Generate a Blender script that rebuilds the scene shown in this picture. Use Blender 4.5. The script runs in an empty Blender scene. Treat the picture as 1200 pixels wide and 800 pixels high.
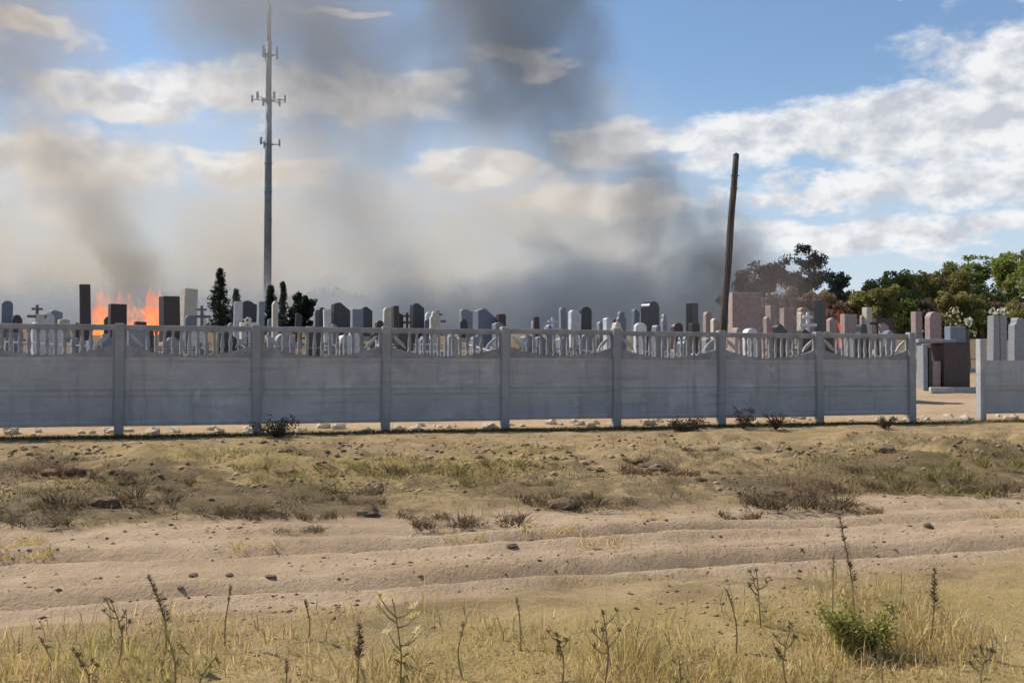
import bpy, bmesh, math, random
import numpy as np
from mathutils import Vector, Matrix

R = math.radians
random.seed(7)
rng = np.random.default_rng(11)
scene = bpy.context.scene
C = scene.collection

# ------------------------------------------------------------------ camera
F = 1300.0            # focal length in photo pixels (photo is 1200 x 800)
HOR = 435.0           # horizon row in the photo
HC = 0.98             # eye height above the foot of the fence
cam_d = bpy.data.cameras.new('camera')
cam_d.sensor_fit = 'HORIZONTAL'; cam_d.sensor_width = 36.0
cam_d.lens = 36.0 * F / 1200.0
cam_d.clip_start = 0.05; cam_d.clip_end = 6000.0
cam = bpy.data.objects.new('camera', cam_d); C.objects.link(cam)
cam.location = (0, 0, HC)
cam.rotation_euler = (R(90) + math.atan((HOR - 400.0) / F), 0, 0)
scene.camera = cam

# ------------------------------------------------------------------ sun, sky, exposure
SUN_AZ, SUN_EL = R(-66), R(47)       # azimuth clockwise from +Y
sun_d = bpy.data.lights.new('sun', 'SUN'); sun_d.energy = 4.6; sun_d.angle = R(0.6); sun_d.color = (1.0, 0.94, 0.84)
sun = bpy.data.objects.new('sun', sun_d); C.objects.link(sun)
sdir = Vector((math.sin(SUN_AZ) * math.cos(SUN_EL), math.cos(SUN_AZ) * math.cos(SUN_EL), math.sin(SUN_EL)))
sun.rotation_euler = sdir.to_track_quat('Z', 'Y').to_euler()
sun.location = (-40, 20, 60)

vs = scene.view_settings
vs.view_transform = 'Standard'; vs.look = 'None'; vs.exposure = 0.22; vs.gamma = 1.0; vs.use_curve_mapping = False
cy = scene.cycles
cy.use_denoising = True
cy.use_adaptive_sampling = True; cy.adaptive_threshold = 0.04
cy.max_bounces = 6; cy.diffuse_bounces = 3; cy.glossy_bounces = 2; cy.volume_bounces = 3; cy.transparent_max_bounces = 80
cy.volume_step_rate = 1.3; cy.volume_max_steps = 64
cy.sample_clamp_indirect = 4.0


class X:
    """tiny wrapper: arithmetic on node sockets"""
    def __init__(s, nt, sock): s.nt = nt; s.s = sock
    def _m(s, op, *a, clamp=False):
        n = s.nt.nodes.new('ShaderNodeMath'); n.operation = op; n.use_clamp = clamp
        for k, v in enumerate((s,) + a):
            if isinstance(v, X): s.nt.links.new(v.s, n.inputs[k])
            else: n.inputs[k].default_value = v
        return X(s.nt, n.outputs[0])
    def __add__(s, o): return s._m('ADD', o)
    def __sub__(s, o): return s._m('SUBTRACT', o)
    def __mul__(s, o): return s._m('MULTIPLY', o)
    def __truediv__(s, o): return s._m('DIVIDE', o)
    def __rsub__(s, o): return (s * -1.0) + o
    def max(s, o): return s._m('MAXIMUM', o)
    def min(s, o): return s._m('MINIMUM', o)
    def sqrt(s): return s._m('SQRT')
    def clamp(s): return s._m('ADD', 0.0, clamp=True)
    def step(s, a, b, lo=0.0, hi=1.0):
        n = s.nt.nodes.new('ShaderNodeMapRange'); n.interpolation_type = 'SMOOTHSTEP'
        s.nt.links.new(s.s, n.inputs[0])
        n.inputs[1].default_value = a; n.inputs[2].default_value = b; n.inputs[3].default_value = lo; n.inputs[4].default_value = hi
        return X(s.nt, n.outputs[0])

def combine(nt, x, y, z):
    n = nt.nodes.new('ShaderNodeCombineXYZ')
    for k, v in enumerate((x, y, z)):
        if isinstance(v, X): nt.links.new(v.s, n.inputs[k])
        else: n.inputs[k].default_value = v
    return X(nt, n.outputs[0])

def noise(nt, vec, scale, detail=4, rough=0.55, dist=0.0):
    n = nt.nodes.new('ShaderNodeTexNoise')
    if vec is not None: nt.links.new(vec.s, n.inputs['Vector'])
    n.inputs['Scale'].default_value = scale; n.inputs['Detail'].default_value = detail
    n.inputs['Roughness'].default_value = rough; n.inputs['Distortion'].default_value = dist
    return X(nt, n.outputs[0])

def mixc(nt, fac, a, b):
    n = nt.nodes.new('ShaderNodeMix'); n.data_type = 'RGBA'
    if isinstance(fac, X): nt.links.new(fac.s, n.inputs[0])
    else: n.inputs[0].default_value = fac
    for k, v in ((6, a), (7, b)):
        if isinstance(v, X): nt.links.new(v.s, n.inputs[k])
        else: n.inputs[k].default_value = tuple(v) + (1.0,)
    return X(nt, n.outputs[2])

# world: Nishita sky with fair-weather cumulus
world = bpy.data.worlds.new('World'); scene.world = world; world.use_nodes = True
world.cycles.sampling_method = 'MANUAL'; world.cycles.sample_map_resolution = 256
nt = world.node_tree; nt.nodes.clear()
sky = nt.nodes.new('ShaderNodeTexSky'); sky.sky_type = 'NISHITA'; sky.sun_disc = False
sky.sun_elevation = SUN_EL; sky.sun_rotation = SUN_AZ % (2 * math.pi)
sky.air_density = 1.0; sky.dust_density = 0.2; sky.ozone_density = 3.0; sky.altitude = 100
tc = nt.nodes.new('ShaderNodeTexCoord'); sep = nt.nodes.new('ShaderNodeSeparateXYZ')
nt.links.new(tc.outputs['Generated'], sep.inputs[0])
dx, dy, dz = (X(nt, sep.outputs[k]) for k in range(3))
az = dx._m('ARCTAN2', dy) * (180 / math.pi)      # degrees, 0 = +Y
el = dz._m('ARCSINE') * (180 / math.pi)
v0 = combine(nt, az * 0.10, el * 0.24, 0.0)
warp = (noise(nt, v0, 2.2, 4, 0.6) - 0.5)
warp2 = (noise(nt, combine(nt, az * 0.10 + 31.7, el * 0.24, 4.0), 2.0, 3, 0.6) - 0.5)
az2 = az + warp2 * 9.0; el2 = el + warp * 3.6
D = 57.2958 / F
clouds = [(1060,168,240,42),(900,172,150,34),(1185,125,140,62),(1120,228,180,32),(1030,282,190,22),(735,172,75,26),(1210,62,60,26),
          (1085,22,40,8),(1165,10,30,6),(290,118,120,32),(440,120,100,30),(50,72,70,15),(170,138,120,24),(610,78,60,14),
          (555,200,90,24),(90,205,150,34),(420,30,60,8),(960,232,120,18),(700,235,130,22),(330,210,110,20),(1260,190,160,60),
          (-120,120,140,40),(1500,140,220,60),(-420,170,260,50),(1900,160,260,60)]
blob = None
for cx, cyy, rx, ry in clouds:
    a = (az2 - (cx - 600) * D) / (rx * D); b = (el2 - (HOR - cyy) * D) / (ry * D)
    q = 1.0 - (a * a + b * b).sqrt()
    blob = q if blob is None else blob.max(q)
# scattered cloud over the rest of the sky
gen = noise(nt, combine(nt, az * 0.06, el * 0.13, 2.0), 1.3, 4, 0.58)
blob = blob.max((gen - 0.60) * 4.0 - el.step(9.0, 16.0) * el.step(24.0, 40.0, 1.0, 0.0) * 3.0)
fine = noise(nt, combine(nt, az * 0.27, el * 0.42, 1.0), 1.7, 5, 0.58)
fine_up = noise(nt, combine(nt, az * 0.27 - 0.16, el * 0.42 + 0.34, 1.0), 1.7, 3, 0.58)
mask = (blob + (fine - 0.5) * 1.05).step(-0.20, 0.42)
lowhaze = el.step(-1.0, 15.0, 0.92, 0.0)
lit = ((fine - fine_up) * 3.2 + 0.62 + (blob - 0.4) * -0.35).clamp()
ccol = mixc(nt, lit, (0.50, 0.52, 0.57), (0.80, 0.80, 0.80))
skyc = nt.nodes.new('ShaderNodeVectorMath'); skyc.operation = 'SCALE'
nt.links.new(sky.outputs[0], skyc.inputs[0]); skyc.inputs[3].default_value = 0.115
base = mixc(nt, lowhaze, X(nt, skyc.outputs[0]), (0.55, 0.615, 0.70))
full = mixc(nt, mask * 0.94, base, ccol)
bg = nt.nodes.new('ShaderNodeBackground'); wo = nt.nodes.new('ShaderNodeOutputWorld')
nt.links.new(full.s, bg.inputs[0]); bg.inputs[1].default_value = 1.0
nt.links.new(bg.outputs[0], wo.inputs[0])

# ------------------------------------------------------------------ helpers
def tag(o, label=None, cat=None, group=None, kind=None):
    if label: o['label'] = label
    if cat: o['category'] = cat
    if group: o['group'] = group
    if kind: o['kind'] = kind
    return o

def empty(name, loc=(0, 0, 0), rz=0.0):
    o = bpy.data.objects.new(name, None); C.objects.link(o)
    o.location = loc; o.rotation_euler = (0, 0, rz); o.empty_display_size = 0.2
    return o

def link(name, me, mat=None, parent=None, loc=(0, 0, 0), rot=(0, 0, 0)):
    o = bpy.data.objects.new(name, me); C.objects.link(o)
    if mat is not None and not me.materials: me.materials.append(mat)
    o.location = loc; o.rotation_euler = rot
    if parent: o.parent = parent
    return o

def mesh_bm(bm, name='mesh', smooth=False):
    me = bpy.data.meshes.new(name); bm.normal_update(); bm.to_mesh(me); bm.free()
    if smooth:
        for p in me.polygons: p.use_smooth = True
    return me

def mesh_np(verts, faces, name='mesh', cols=None, smooth=False):
    """verts Nx3, faces MxK"""
    me = bpy.data.meshes.new(name)
    verts = np.asarray(verts, np.float32); faces = np.asarray(faces, np.int32)
    k = faces.shape[1]; m = len(faces)
    me.vertices.add(len(verts)); me.vertices.foreach_set('co', verts.ravel())
    me.loops.add(m * k); me.loops.foreach_set('vertex_index', faces.ravel())
    me.polygons.add(m); me.polygons.foreach_set('loop_start', np.arange(0, m * k, k, dtype=np.int32))
    me.polygons.foreach_set('loop_total', np.full(m, k, np.int32))
    if smooth: me.polygons.foreach_set('use_smooth', np.ones(m, bool))
    if cols is not None:
        at = me.color_attributes.new('Col', 'FLOAT_COLOR', 'POINT')
        at.data.foreach_set('color', np.asarray(cols, np.float32).ravel())
    me.update(); me.validate()
    return me

def box_bm(bm, x0, x1, y0, y1, z0, z1):
    vs_ = [bm.verts.new((x, y, z)) for z in (z0, z1) for x, y in ((x0, y0), (x1, y0), (x1, y1), (x0, y1))]
    for f in ((0, 3, 2, 1), (4, 5, 6, 7), (0, 1, 5, 4), (1, 2, 6, 5), (2, 3, 7, 6), (3, 0, 4, 7)):
        bm.faces.new([vs_[k] for k in f])

def bevel(bm, w, seg=1):
    bmesh.ops.bevel(bm, geom=list(bm.edges), offset=w, segments=seg, affect='EDGES', profile=0.5)

def tube_bm(bm, pts, rad, n=8):
    rings = []
    for i, p in enumerate(pts):
        p = Vector(p)
        d = Vector(pts[min(i + 1, len(pts) - 1)]) - Vector(pts[max(i - 1, 0)])
        d.normalize()
        a = d.orthogonal().normalized() if abs(d.z) < 0.9 else d.cross(Vector((0, 1, 0))).normalized()
        b = d.cross(a).normalized()
        r = rad[i] if isinstance(rad, (list, tuple)) else rad
        rings.append([bm.verts.new(p + (a * math.cos(t) + b * math.sin(t)) * r) for t in [2 * math.pi * k / n for k in range(n)]])
    for i in range(len(rings) - 1):
        for k in range(n):
            try: bm.faces.new((rings[i][k], rings[i][(k + 1) % n], rings[i + 1][(k + 1) % n], rings[i + 1][k]))
            except ValueError: pass
    bm.faces.new(rings[0][::-1]); bm.faces.new(rings[-1])

def prism_bm(bm, outline, y0, y1):
    """outline of (x, z) points, extruded along y"""
    a = [bm.verts.new((x, y0, z)) for x, z in outline]; b = [bm.verts.new((x, y1, z)) for x, z in outline]
    n = len(outline)
    bm.faces.new(a); bm.faces.new(b[::-1])
    for k in range(n): bm.faces.new((a[k], b[k], b[(k + 1) % n], a[(k + 1) % n]))
    bmesh.ops.recalc_face_normals(bm, faces=list(bm.faces))

def value_noise(x, y, seed=0):
    t = np.random.default_rng(seed).random((256, 256))
    xi = np.floor(x).astype(int); yi = np.floor(y).astype(int)
    fx = x - xi; fy = y - yi
    fx = fx * fx * (3 - 2 * fx); fy = fy * fy * (3 - 2 * fy)
    g = lambda a, b: t[a % 256, b % 256]
    return (g(xi, yi) * (1 - fx) + g(xi + 1, yi) * fx) * (1 - fy) + (g(xi, yi + 1) * (1 - fx) + g(xi + 1, yi + 1) * fx) * fy - 0.5

def fbm(x, y, f, o=4, seed=0):
    s = 0; a = 1.0
    for k in range(o):
        s = s + a * value_noise(x * f + 17.3 * k, y * f - 9.1 * k, seed + k); f *= 2.03; a *= 0.5
    return s

# ------------------------------------------------------------------ materials
def principled(name, rough=0.8, spec=0.3):
    m = bpy.data.materials.new(name); m.use_nodes = True
    nt = m.node_tree; b = nt.nodes['Principled BSDF']
    b.inputs['Roughness'].default_value = rough; b.inputs['Specular IOR Level'].default_value = spec
    return m, nt, b

def coord(nt, kind='Object'):
    n = nt.nodes.new('ShaderNodeTexCoord'); return X(nt, n.outputs[kind])

def world_pos(nt):
    n = nt.nodes.new('ShaderNodeNewGeometry'); return X(nt, n.outputs['Position'])

def bump(nt, b, h, strength, dist):
    n = nt.nodes.new('ShaderNodeBump'); n.inputs['Strength'].default_value = strength; n.inputs['Distance'].default_value = dist
    nt.links.new(h.s, n.inputs['Height']); nt.links.new(n.outputs[0], b.inputs['Normal'])

def mottled(name, c1, c2, scale=4.0, rough=0.8, spec=0.3, bstr=0.3, bdist=0.01, c3=None, s3=1.0, vec='pos'):
    m, nt, b = principled(name, rough, spec)
    v = world_pos(nt) if vec == 'pos' else coord(nt)
    f = noise(nt, v, scale, 5, 0.6).step(0.32, 0.68)
    col = mixc(nt, f, c1, c2)
    if c3: col = mixc(nt, noise(nt, v, s3, 4, 0.6).step(0.5, 0.75), col, c3)
    nt.links.new(col.s, b.inputs['Base Color'])
    bump(nt, b, noise(nt, v, scale * 6, 4, 0.6), bstr, bdist)
    return m

def vcol_mat(name, rough=0.75, trans=0.25):
    m, nt, b = principled(name, rough, 0.2)
    a = nt.nodes.new('ShaderNodeVertexColor'); a.layer_name = 'Col'
    nt.links.new(a.outputs[0], b.inputs['Base Color'])
    if trans:
        t = nt.nodes.new('ShaderNodeBsdfTranslucent'); nt.links.new(a.outputs[0], t.inputs[0])
        mx = nt.nodes.new('ShaderNodeMixShader'); mx.inputs[0].default_value = trans
        nt.links.new(b.outputs[0], mx.inputs[1]); nt.links.new(t.outputs[0], mx.inputs[2])
        nt.links.new(mx.outputs[0], nt.nodes['Material Output'].inputs[0])
    return m

M = {}
def concrete(name='fence_concrete', dark=0.0):
    m, nt, b = principled(name, 0.88, 0.25)
    p = world_pos(nt)
    n1 = noise(nt, p, 1.1, 5, 0.62).step(0.3, 0.7); n2 = noise(nt, p, 7.0, 5, 0.65)
    sep = nt.nodes.new('ShaderNodeSeparateXYZ'); nt.links.new(p.s, sep.inputs[0])
    st = noise(nt, combine(nt, X(nt, sep.outputs[0]) * 5.0, X(nt, sep.outputs[1]) * 5.0, X(nt, sep.outputs[2]) * 0.6), 1.0, 5, 0.6)
    hor = noise(nt, combine(nt, X(nt, sep.outputs[0]) * 0.9, X(nt, sep.outputs[1]) * 0.9, X(nt, sep.outputs[2]) * 9.0), 1.0, 4, 0.6)
    c = mixc(nt, n1, (0.40, 0.39, 0.375), (0.50, 0.49, 0.475))
    c = mixc(nt, st.step(0.50, 0.72) * 0.75, c, (0.29, 0.285, 0.28))
    c = mixc(nt, hor.step(0.52, 0.72) * 0.7, c, (0.30, 0.295, 0.29))
    c = mixc(nt, n2.step(0.55, 0.8) * 0.4, c, (0.55, 0.545, 0.53))
    oi = nt.nodes.new('ShaderNodeObjectInfo')
    c = mixc(nt, X(nt, oi.outputs['Random']).step(0.0, 1.0, 0.0, 0.22), c, (0.28, 0.28, 0.29))
    c = mixc(nt, noise(nt, p, 2.4, 6, 0.7).step(0.48, 0.66) * 0.45, c, (0.30, 0.305, 0.32))
    c = mixc(nt, noise(nt, p, 3.3, 5, 0.68, 0.8).step(0.56, 0.70) * 0.5, c, (0.60, 0.59, 0.575))
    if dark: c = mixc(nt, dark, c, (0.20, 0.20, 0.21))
    dirt = (X(nt, sep.outputs[2]) * -2.6 + 0.55 + (n2 - 0.5) * 1.4 + (n1 - 0.5) * 0.5).step(0.0, 0.6)
    c = mixc(nt, dirt * 0.55, c, (0.26, 0.205, 0.14))
    nt.links.new(c.s, b.inputs['Base Color'])
    bump(nt, b, noise(nt, p, 45.0, 4, 0.6) + n2 * 0.8, 0.35, 0.012)
    return m
M['concrete'] = concrete()
M['post_shade_concrete'] = concrete('post_shade_concrete', 0.45)  # fence concrete darkened so the posts' shadow side is in the colour
M['openwork_concrete'] = mottled('openwork_concrete', (0.27, 0.255, 0.25), (0.37, 0.355, 0.35), 5, 0.9, 0.2, 0.4, 0.01, (0.20, 0.19, 0.18), 1.3)  # darker concrete tone for the openwork panels
M['black_granite'] = mottled('black_granite', (0.018, 0.018, 0.02), (0.035, 0.034, 0.036), 30, 0.28, 0.5, 0.02, 0.002)
M['grey_granite'] = mottled('grey_granite', (0.20, 0.21, 0.23), (0.30, 0.31, 0.33), 26, 0.6, 0.4, 0.1, 0.004)
M['blue_granite'] = mottled('blue_granite', (0.13, 0.15, 0.18), (0.20, 0.22, 0.26), 26, 0.5, 0.4, 0.1, 0.004)
M['white_marble'] = mottled('white_marble', (0.50, 0.49, 0.47), (0.64, 0.63, 0.61), 6, 0.55, 0.4, 0.1, 0.004)
M['beige_stone'] = mottled('beige_stone', (0.50, 0.44, 0.34), (0.60, 0.54, 0.43), 8, 0.85, 0.2, 0.3, 0.01)
M['pink_stone'] = mottled('pink_stone', (0.34, 0.245, 0.215), (0.43, 0.32, 0.285), 9, 0.8, 0.2, 0.3, 0.01)
M['brown_granite'] = mottled('brown_granite', (0.055, 0.038, 0.035), (0.085, 0.06, 0.052), 24, 0.5, 0.4, 0.05, 0.004)
M['plinth_concrete'] = mottled('plinth_concrete', (0.34, 0.33, 0.31), (0.45, 0.44, 0.41), 7, 0.9, 0.2, 0.4, 0.01)
M['rail_metal'] = mottled('rail_metal', (0.10, 0.11, 0.13), (0.17, 0.18, 0.20), 12, 0.55, 0.4, 0.1, 0.003)
M['silver_paint'] = mottled('silver_paint', (0.48, 0.50, 0.53), (0.60, 0.61, 0.63), 12, 0.5, 0.5, 0.1, 0.003)
M['mast_steel'] = mottled('mast_steel', (0.15, 0.165, 0.19), (0.22, 0.235, 0.26), 1.5, 0.6, 0.4, 0.05, 0.01)
M['antenna'] = mottled('antenna_grey', (0.24, 0.24, 0.26), (0.32, 0.32, 0.34), 3, 0.5, 0.4, 0.05, 0.01)
def wood():
    m, nt, b = principled('pole_wood', 0.9, 0.15)
    p = coord(nt); sp = nt.nodes.new('ShaderNodeSeparateXYZ'); nt.links.new(p.s, sp.inputs[0])
    g = noise(nt, combine(nt, X(nt, sp.outputs[0]) * 26, X(nt, sp.outputs[1]) * 26, X(nt, sp.outputs[2]) * 1.2), 1.0, 4, 0.6)
    c = mixc(nt, g.step(0.3, 0.7), (0.045, 0.036, 0.03), (0.15, 0.125, 0.105))
    nt.links.new(c.s, b.inputs['Base Color']); bump(nt, b, g, 0.5, 0.02)
    return m
M['wood'] = wood()
M['bark'] = mottled('bark', (0.05, 0.04, 0.03), (0.11, 0.09, 0.07), 5, 0.95, 0.1, 0.6, 0.03)
M['leaf'] = vcol_mat('leaf', 0.65, 0.4)
M['grass'] = vcol_mat('dry_grass', 0.8, 0.4)
M['stem'] = vcol_mat('weed', 0.8, 0.4)
M['clod'] = mottled('dirt_clod', (0.17, 0.12, 0.075), (0.28, 0.20, 0.13), 9, 0.95, 0.1, 0.8, 0.03)
M['stone'] = mottled('rubble_stone', (0.40, 0.34, 0.265), (0.54, 0.475, 0.385), 7, 0.9, 0.2, 0.6, 0.02)
M['flower_white'] = mottled('artificial_flower_white', (0.70, 0.66, 0.50), (0.80, 0.78, 0.70), 30, 0.6, 0.3, 0.1, 0.003)
M['flower_yellow'] = mottled('artificial_flower_yellow', (0.62, 0.55, 0.25), (0.72, 0.68, 0.45), 30, 0.6, 0.3, 0.1, 0.003)

def ground_material():
    m, nt, b = principled('sandy_soil', 0.95, 0.1)
    p = world_pos(nt)
    a = nt.nodes.new('ShaderNodeVertexColor'); a.layer_name = 'Col'
    sp = nt.nodes.new('ShaderNodeSeparateColor'); nt.links.new(a.outputs[0], sp.inputs[0])
    road, veg, litter_shade = (X(nt, sp.outputs[k]) for k in range(3))
    n1 = noise(nt, p, 0.8, 6, 0.65).step(0.3, 0.7); n2 = noise(nt, p, 6.0, 6, 0.7).step(0.3, 0.7); n3 = noise(nt, p, 55.0, 4, 0.7)
    soil = mixc(nt, n1, (0.36, 0.25, 0.125), (0.47, 0.335, 0.175))
    soil = mixc(nt, n2 * 0.55, soil, (0.27, 0.20, 0.12))
    sand = mixc(nt, n1, (0.43, 0.30, 0.18), (0.55, 0.395, 0.25))
    sand = mixc(nt, n2 * 0.35, sand, (0.37, 0.275, 0.195))
    soil = mixc(nt, noise(nt, p, 2.2, 6, 0.7).step(0.42, 0.66) * 0.7, soil, (0.19, 0.135, 0.065))
    col = mixc(nt, (road + (n2 - 0.5) * 0.3).step(0.2, 0.8), soil, sand)
    v = (veg * 1.7 + (n2 - 0.5) * 0.8).step(0.15, 0.9)
    col = mixc(nt, v * 0.8, col, mixc(nt, n1, (0.34, 0.25, 0.085), (0.42, 0.30, 0.125)))
    l = (litter_shade * 1.5 + (n2 - 0.5) * 0.9).step(0.2, 0.95)  # dead plant matter, plus the shadow painted along the fence foot
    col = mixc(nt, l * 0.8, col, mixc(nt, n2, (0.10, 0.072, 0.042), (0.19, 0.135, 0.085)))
    col = mixc(nt, n3.step(0.60, 0.78) * 0.5, col, (0.20, 0.145, 0.09))
    nt.links.new(col.s, b.inputs['Base Color'])
    bump(nt, b, n3 * 0.5 + noise(nt, p, 14.0, 6, 0.7), 0.75, 0.05)
    return m
M['ground'] = ground_material()

# ------------------------------------------------------------------ terrain
FD = np.array((0.9505, 0.3108))          # direction of the fence line
FN = np.array((-0.3108, 0.9505))         # its normal, pointing into the cemetery
P0 = np.array(((140 - 600) / F * 16.97, 16.97))
D0 = float(P0 @ FN)
PU = [-400, -60, -18, -13.2, -12.0, -11.5, -9.2, -8.5, -7.4, -6, -4, -2.2, 0, 1.2, 5, 10, 20, 35, 60, 100, 180, 3000]
PZ = [-0.4, -0.4, -0.36, -0.33, -0.29, -0.34, -0.32, -0.27, -0.15, -0.10, -0.05, -0.02, 0, 0.10, 0.5, 0.95, 1.75, 2.8, 3.8, 4.6, 5.0, 5.0]

def uv(x, y):
    return FN[0] * x + FN[1] * y - D0, FD[0] * (x - P0[0]) + FD[1] * (y - P0[1])

def height(x, y):
    x = np.asarray(x, float); y = np.asarray(y, float)
    u, s = uv(x, y)
    w = u + 0.25 * fbm(s, u * 0.4, 0.16, 2, 3)
    z = np.interp(w, PU, PZ)
    near = np.clip((40 - np.hypot(x, y)) / 20, 0, 1)
    bank = np.exp(-((u + 5.3) / 2.6) ** 2)
    fore = np.clip((-11.7 - u) / 0.8, 0, 1)
    behind = np.clip(u / 3, 0, 1)
    flat = np.clip(np.abs(u) / 0.9, 0.12, 1)            # smooth along the fence foot
    z = z + near * flat * ((0.03 + 0.30 * bank) * fbm(s * 0.8, u, 0.9, 4, 11) + (0.016 + 0.04 * bank) * fbm(s, u, 5.5, 3, 21) + 0.05 * fore * fbm(s, u, 1.6, 3, 31))
    z = z + behind * 0.22 * fbm(x, y, 0.25, 3, 41) * np.clip((120 - y) / 60, 0.2, 1)
    # wheel ruts of the track
    wob = 0.16 * fbm(s, s * 0, 0.22, 2, 51)
    for c_, d_, k_ in ((-11.25, 0.12, 0.13), (-10.72, 0.04, 0.10), (-9.85, 0.13, 0.13), (-9.25, 0.03, 0.10)):
        q = (u - c_ - wob * (1 + 0.3 * d_)) / k_
        amp = d_ * (0.75 + 0.9 * fbm(s, s * 0 + c_, 0.5, 2, 61))
        z = z - near * amp * np.exp(-q * q) + near * amp * 0.5 * np.exp(-((np.abs(q) - 2.0) / 0.9) ** 2)
    return z

def hgt(x, y): return float(height(np.array([x]), np.array([y]))[0])

def ray_ground(px, py, zmax=70):
    zz = np.concatenate((np.arange(3, 30, 0.02), np.arange(30, zmax, 0.2)))
    xx = (px - 600) / F * zz; rz = HC + (HOR - py) / F * zz
    hit = np.where(rz <= height(xx, zz))[0]
    k = hit[0] if len(hit) else len(zz) - 1
    return float(xx[k]), float(zz[k])

def at(px, py, Y): return Vector(((px - 600) / F * Y, Y, HC + (HOR - py) / F * Y))

# vegetation / litter patches on the bank (photo pixel, half sizes) -> ellipses on the ground
PATCH = []
for px, py, hw, hh, g, l in [(110,580,170,38,.4,1),(310,590,170,32,.45,1),(600,575,160,30,.4,.6),(760,590,120,20,.2,.5),(200,560,140,20,.5,.6),(60,547,80,16,.1,.9),(480,572,140,24,.6,.5),(660,588,80,18,.4,.6),
        (940,572,110,26,.4,1),(1085,555,150,42,.8,.9),(1180,540,80,30,.7,.8),(30,612,60,14,.2,.8),(420,545,160,16,.9,.1),(560,552,90,14,.8,.2),
        (330,568,120,14,.7,.3),(770,548,40,10,0,.8),(160,612,120,14,.3,.6),(1040,590,90,10,.2,.6),(570,610,50,10,.1,.6),(690,600,40,8,.1,.6),
        (860,535,70,8,.3,.4),(250,535,200,8,.5,.2),(640,530,160,6,.4,.2)]:
    cx_, cy_ = ray_ground(px, py); _, y1 = ray_ground(px, py - hh); _, y2 = ray_ground(px, py + hh)
    PATCH.append((cx_, cy_, hw / F * cy_, max(0.25, (y1 - y2) / 2), g, l))

def patches(x, y):
    wx = x + 0.5 * fbm(x, y, 0.9, 3, 71); wy = y + 0.5 * fbm(x, y, 0.9, 3, 81)
    g = np.zeros_like(x); l = np.zeros_like(x)
    for cx_, cy_, rx, ry, gg, ll in PATCH:
        q = np.clip(1.25 - np.sqrt(((wx - cx_) / rx) ** 2 + ((wy - cy_) / ry) ** 2), 0, 1)
        g = np.maximum(g, q * gg); l = np.maximum(l, q * ll)
    return g, l

def axis(a, b, step, lo, hi, ratio=1.12):
    c_ = list(np.arange(a, b, step)); d = step; v = c_[-1]
    while v < hi: d *= ratio; v += d; c_.append(v)
    d = step; v = c_[0]; pre = []
    while v > lo: d *= ratio; v -= d; pre.append(v)
    return np.array(pre[::-1] + c_)
gx = axis(-9.5, 11.5, 0.055, -1500, 1500); gy = axis(3.2, 21.5, 0.055, -60, 2600)
XX, YY = np.meshgrid(gx, gy); ZZ = height(XX.ravel(), YY.ravel()).reshape(XX.shape)
UU, SS = uv(XX, YY)
ROADN = 0.35 * fbm(SS, UU, 0.5, 3, 91) + 0.15 * fbm(SS, UU, 2.5, 2, 93)
road = np.clip((UU + 12.0 + ROADN) / 0.5, 0, 1) * np.clip((-8.3 + ROADN - UU) / 0.6, 0, 1)
road = np.maximum(road, 0.85 * np.clip(UU / 0.6, 0, 1) * np.clip((25 - UU) / 20, 0, 1))   # bare sand inside the cemetery
gveg, glit_shade = patches(XX.ravel(), YY.ravel()); gveg = gveg.reshape(XX.shape); glit_shade = glit_shade.reshape(XX.shape)
onroad = np.clip((UU + 12.0 + ROADN) / 0.5, 0, 1) * np.clip((-8.3 + ROADN - UU) / 0.6, 0, 1)
gveg *= 1 - onroad; glit_shade *= 1 - 0.8 * onroad
fore = np.clip((-11.8 + ROADN - UU) / 0.8, 0, 1)
gveg = np.maximum(gveg, fore * (0.45 + 0.5 * fbm(XX, YY, 0.7, 3, 95)))
gveg = np.maximum(gveg, np.clip((UU - 30) / 25, 0, 0.8)); glit_shade = np.maximum(glit_shade, .9 * np.exp(-((UU + .45) / .3) ** 2)); glit_shade = np.maximum(glit_shade, np.clip((UU - 7) / 5, 0, 1) * np.clip((140 - UU) / 60, 0, 1))  # same mask also paints a shadow strip along the fence foot
cols = np.stack([np.clip(road, 0, 1), np.clip(gveg, 0, 1), np.clip(glit_shade, 0, 1), np.ones_like(road)], -1).reshape(-1, 4)
V = np.stack([XX, YY, ZZ], -1).reshape(-1, 3)
ny, nx = XX.shape
idx = np.arange(ny * nx).reshape(ny, nx)
Q = np.stack([idx[:-1, :-1], idx[:-1, 1:], idx[1:, 1:], idx[1:, :-1]], -1).reshape(-1, 4)
uc = (UU + ROADN)[:-1, :-1].reshape(-1)
isroad = (uc > -11.9) & ((UU - ROADN)[:-1, :-1].reshape(-1) < -8.4) & (np.abs(XX[:-1, :-1].reshape(-1)) < 250)
def submesh(sel, name):
    q = Q[sel]; us, inv = np.unique(q, return_inverse=True)
    return mesh_np(V[us], inv.reshape(-1, 4), name, cols[us], True)
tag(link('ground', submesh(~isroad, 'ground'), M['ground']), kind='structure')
tag(link('dirt_road', submesh(isroad, 'dirt_road'), M['ground']), kind='structure')

# ------------------------------------------------------------------ concrete fence
BAY = 2.06
FANG = math.atan2(FD[1], FD[0])
GAPB, PANH = 0.14, 0.53
def fence_pt(i): return P0 + FD * BAY * i

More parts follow.
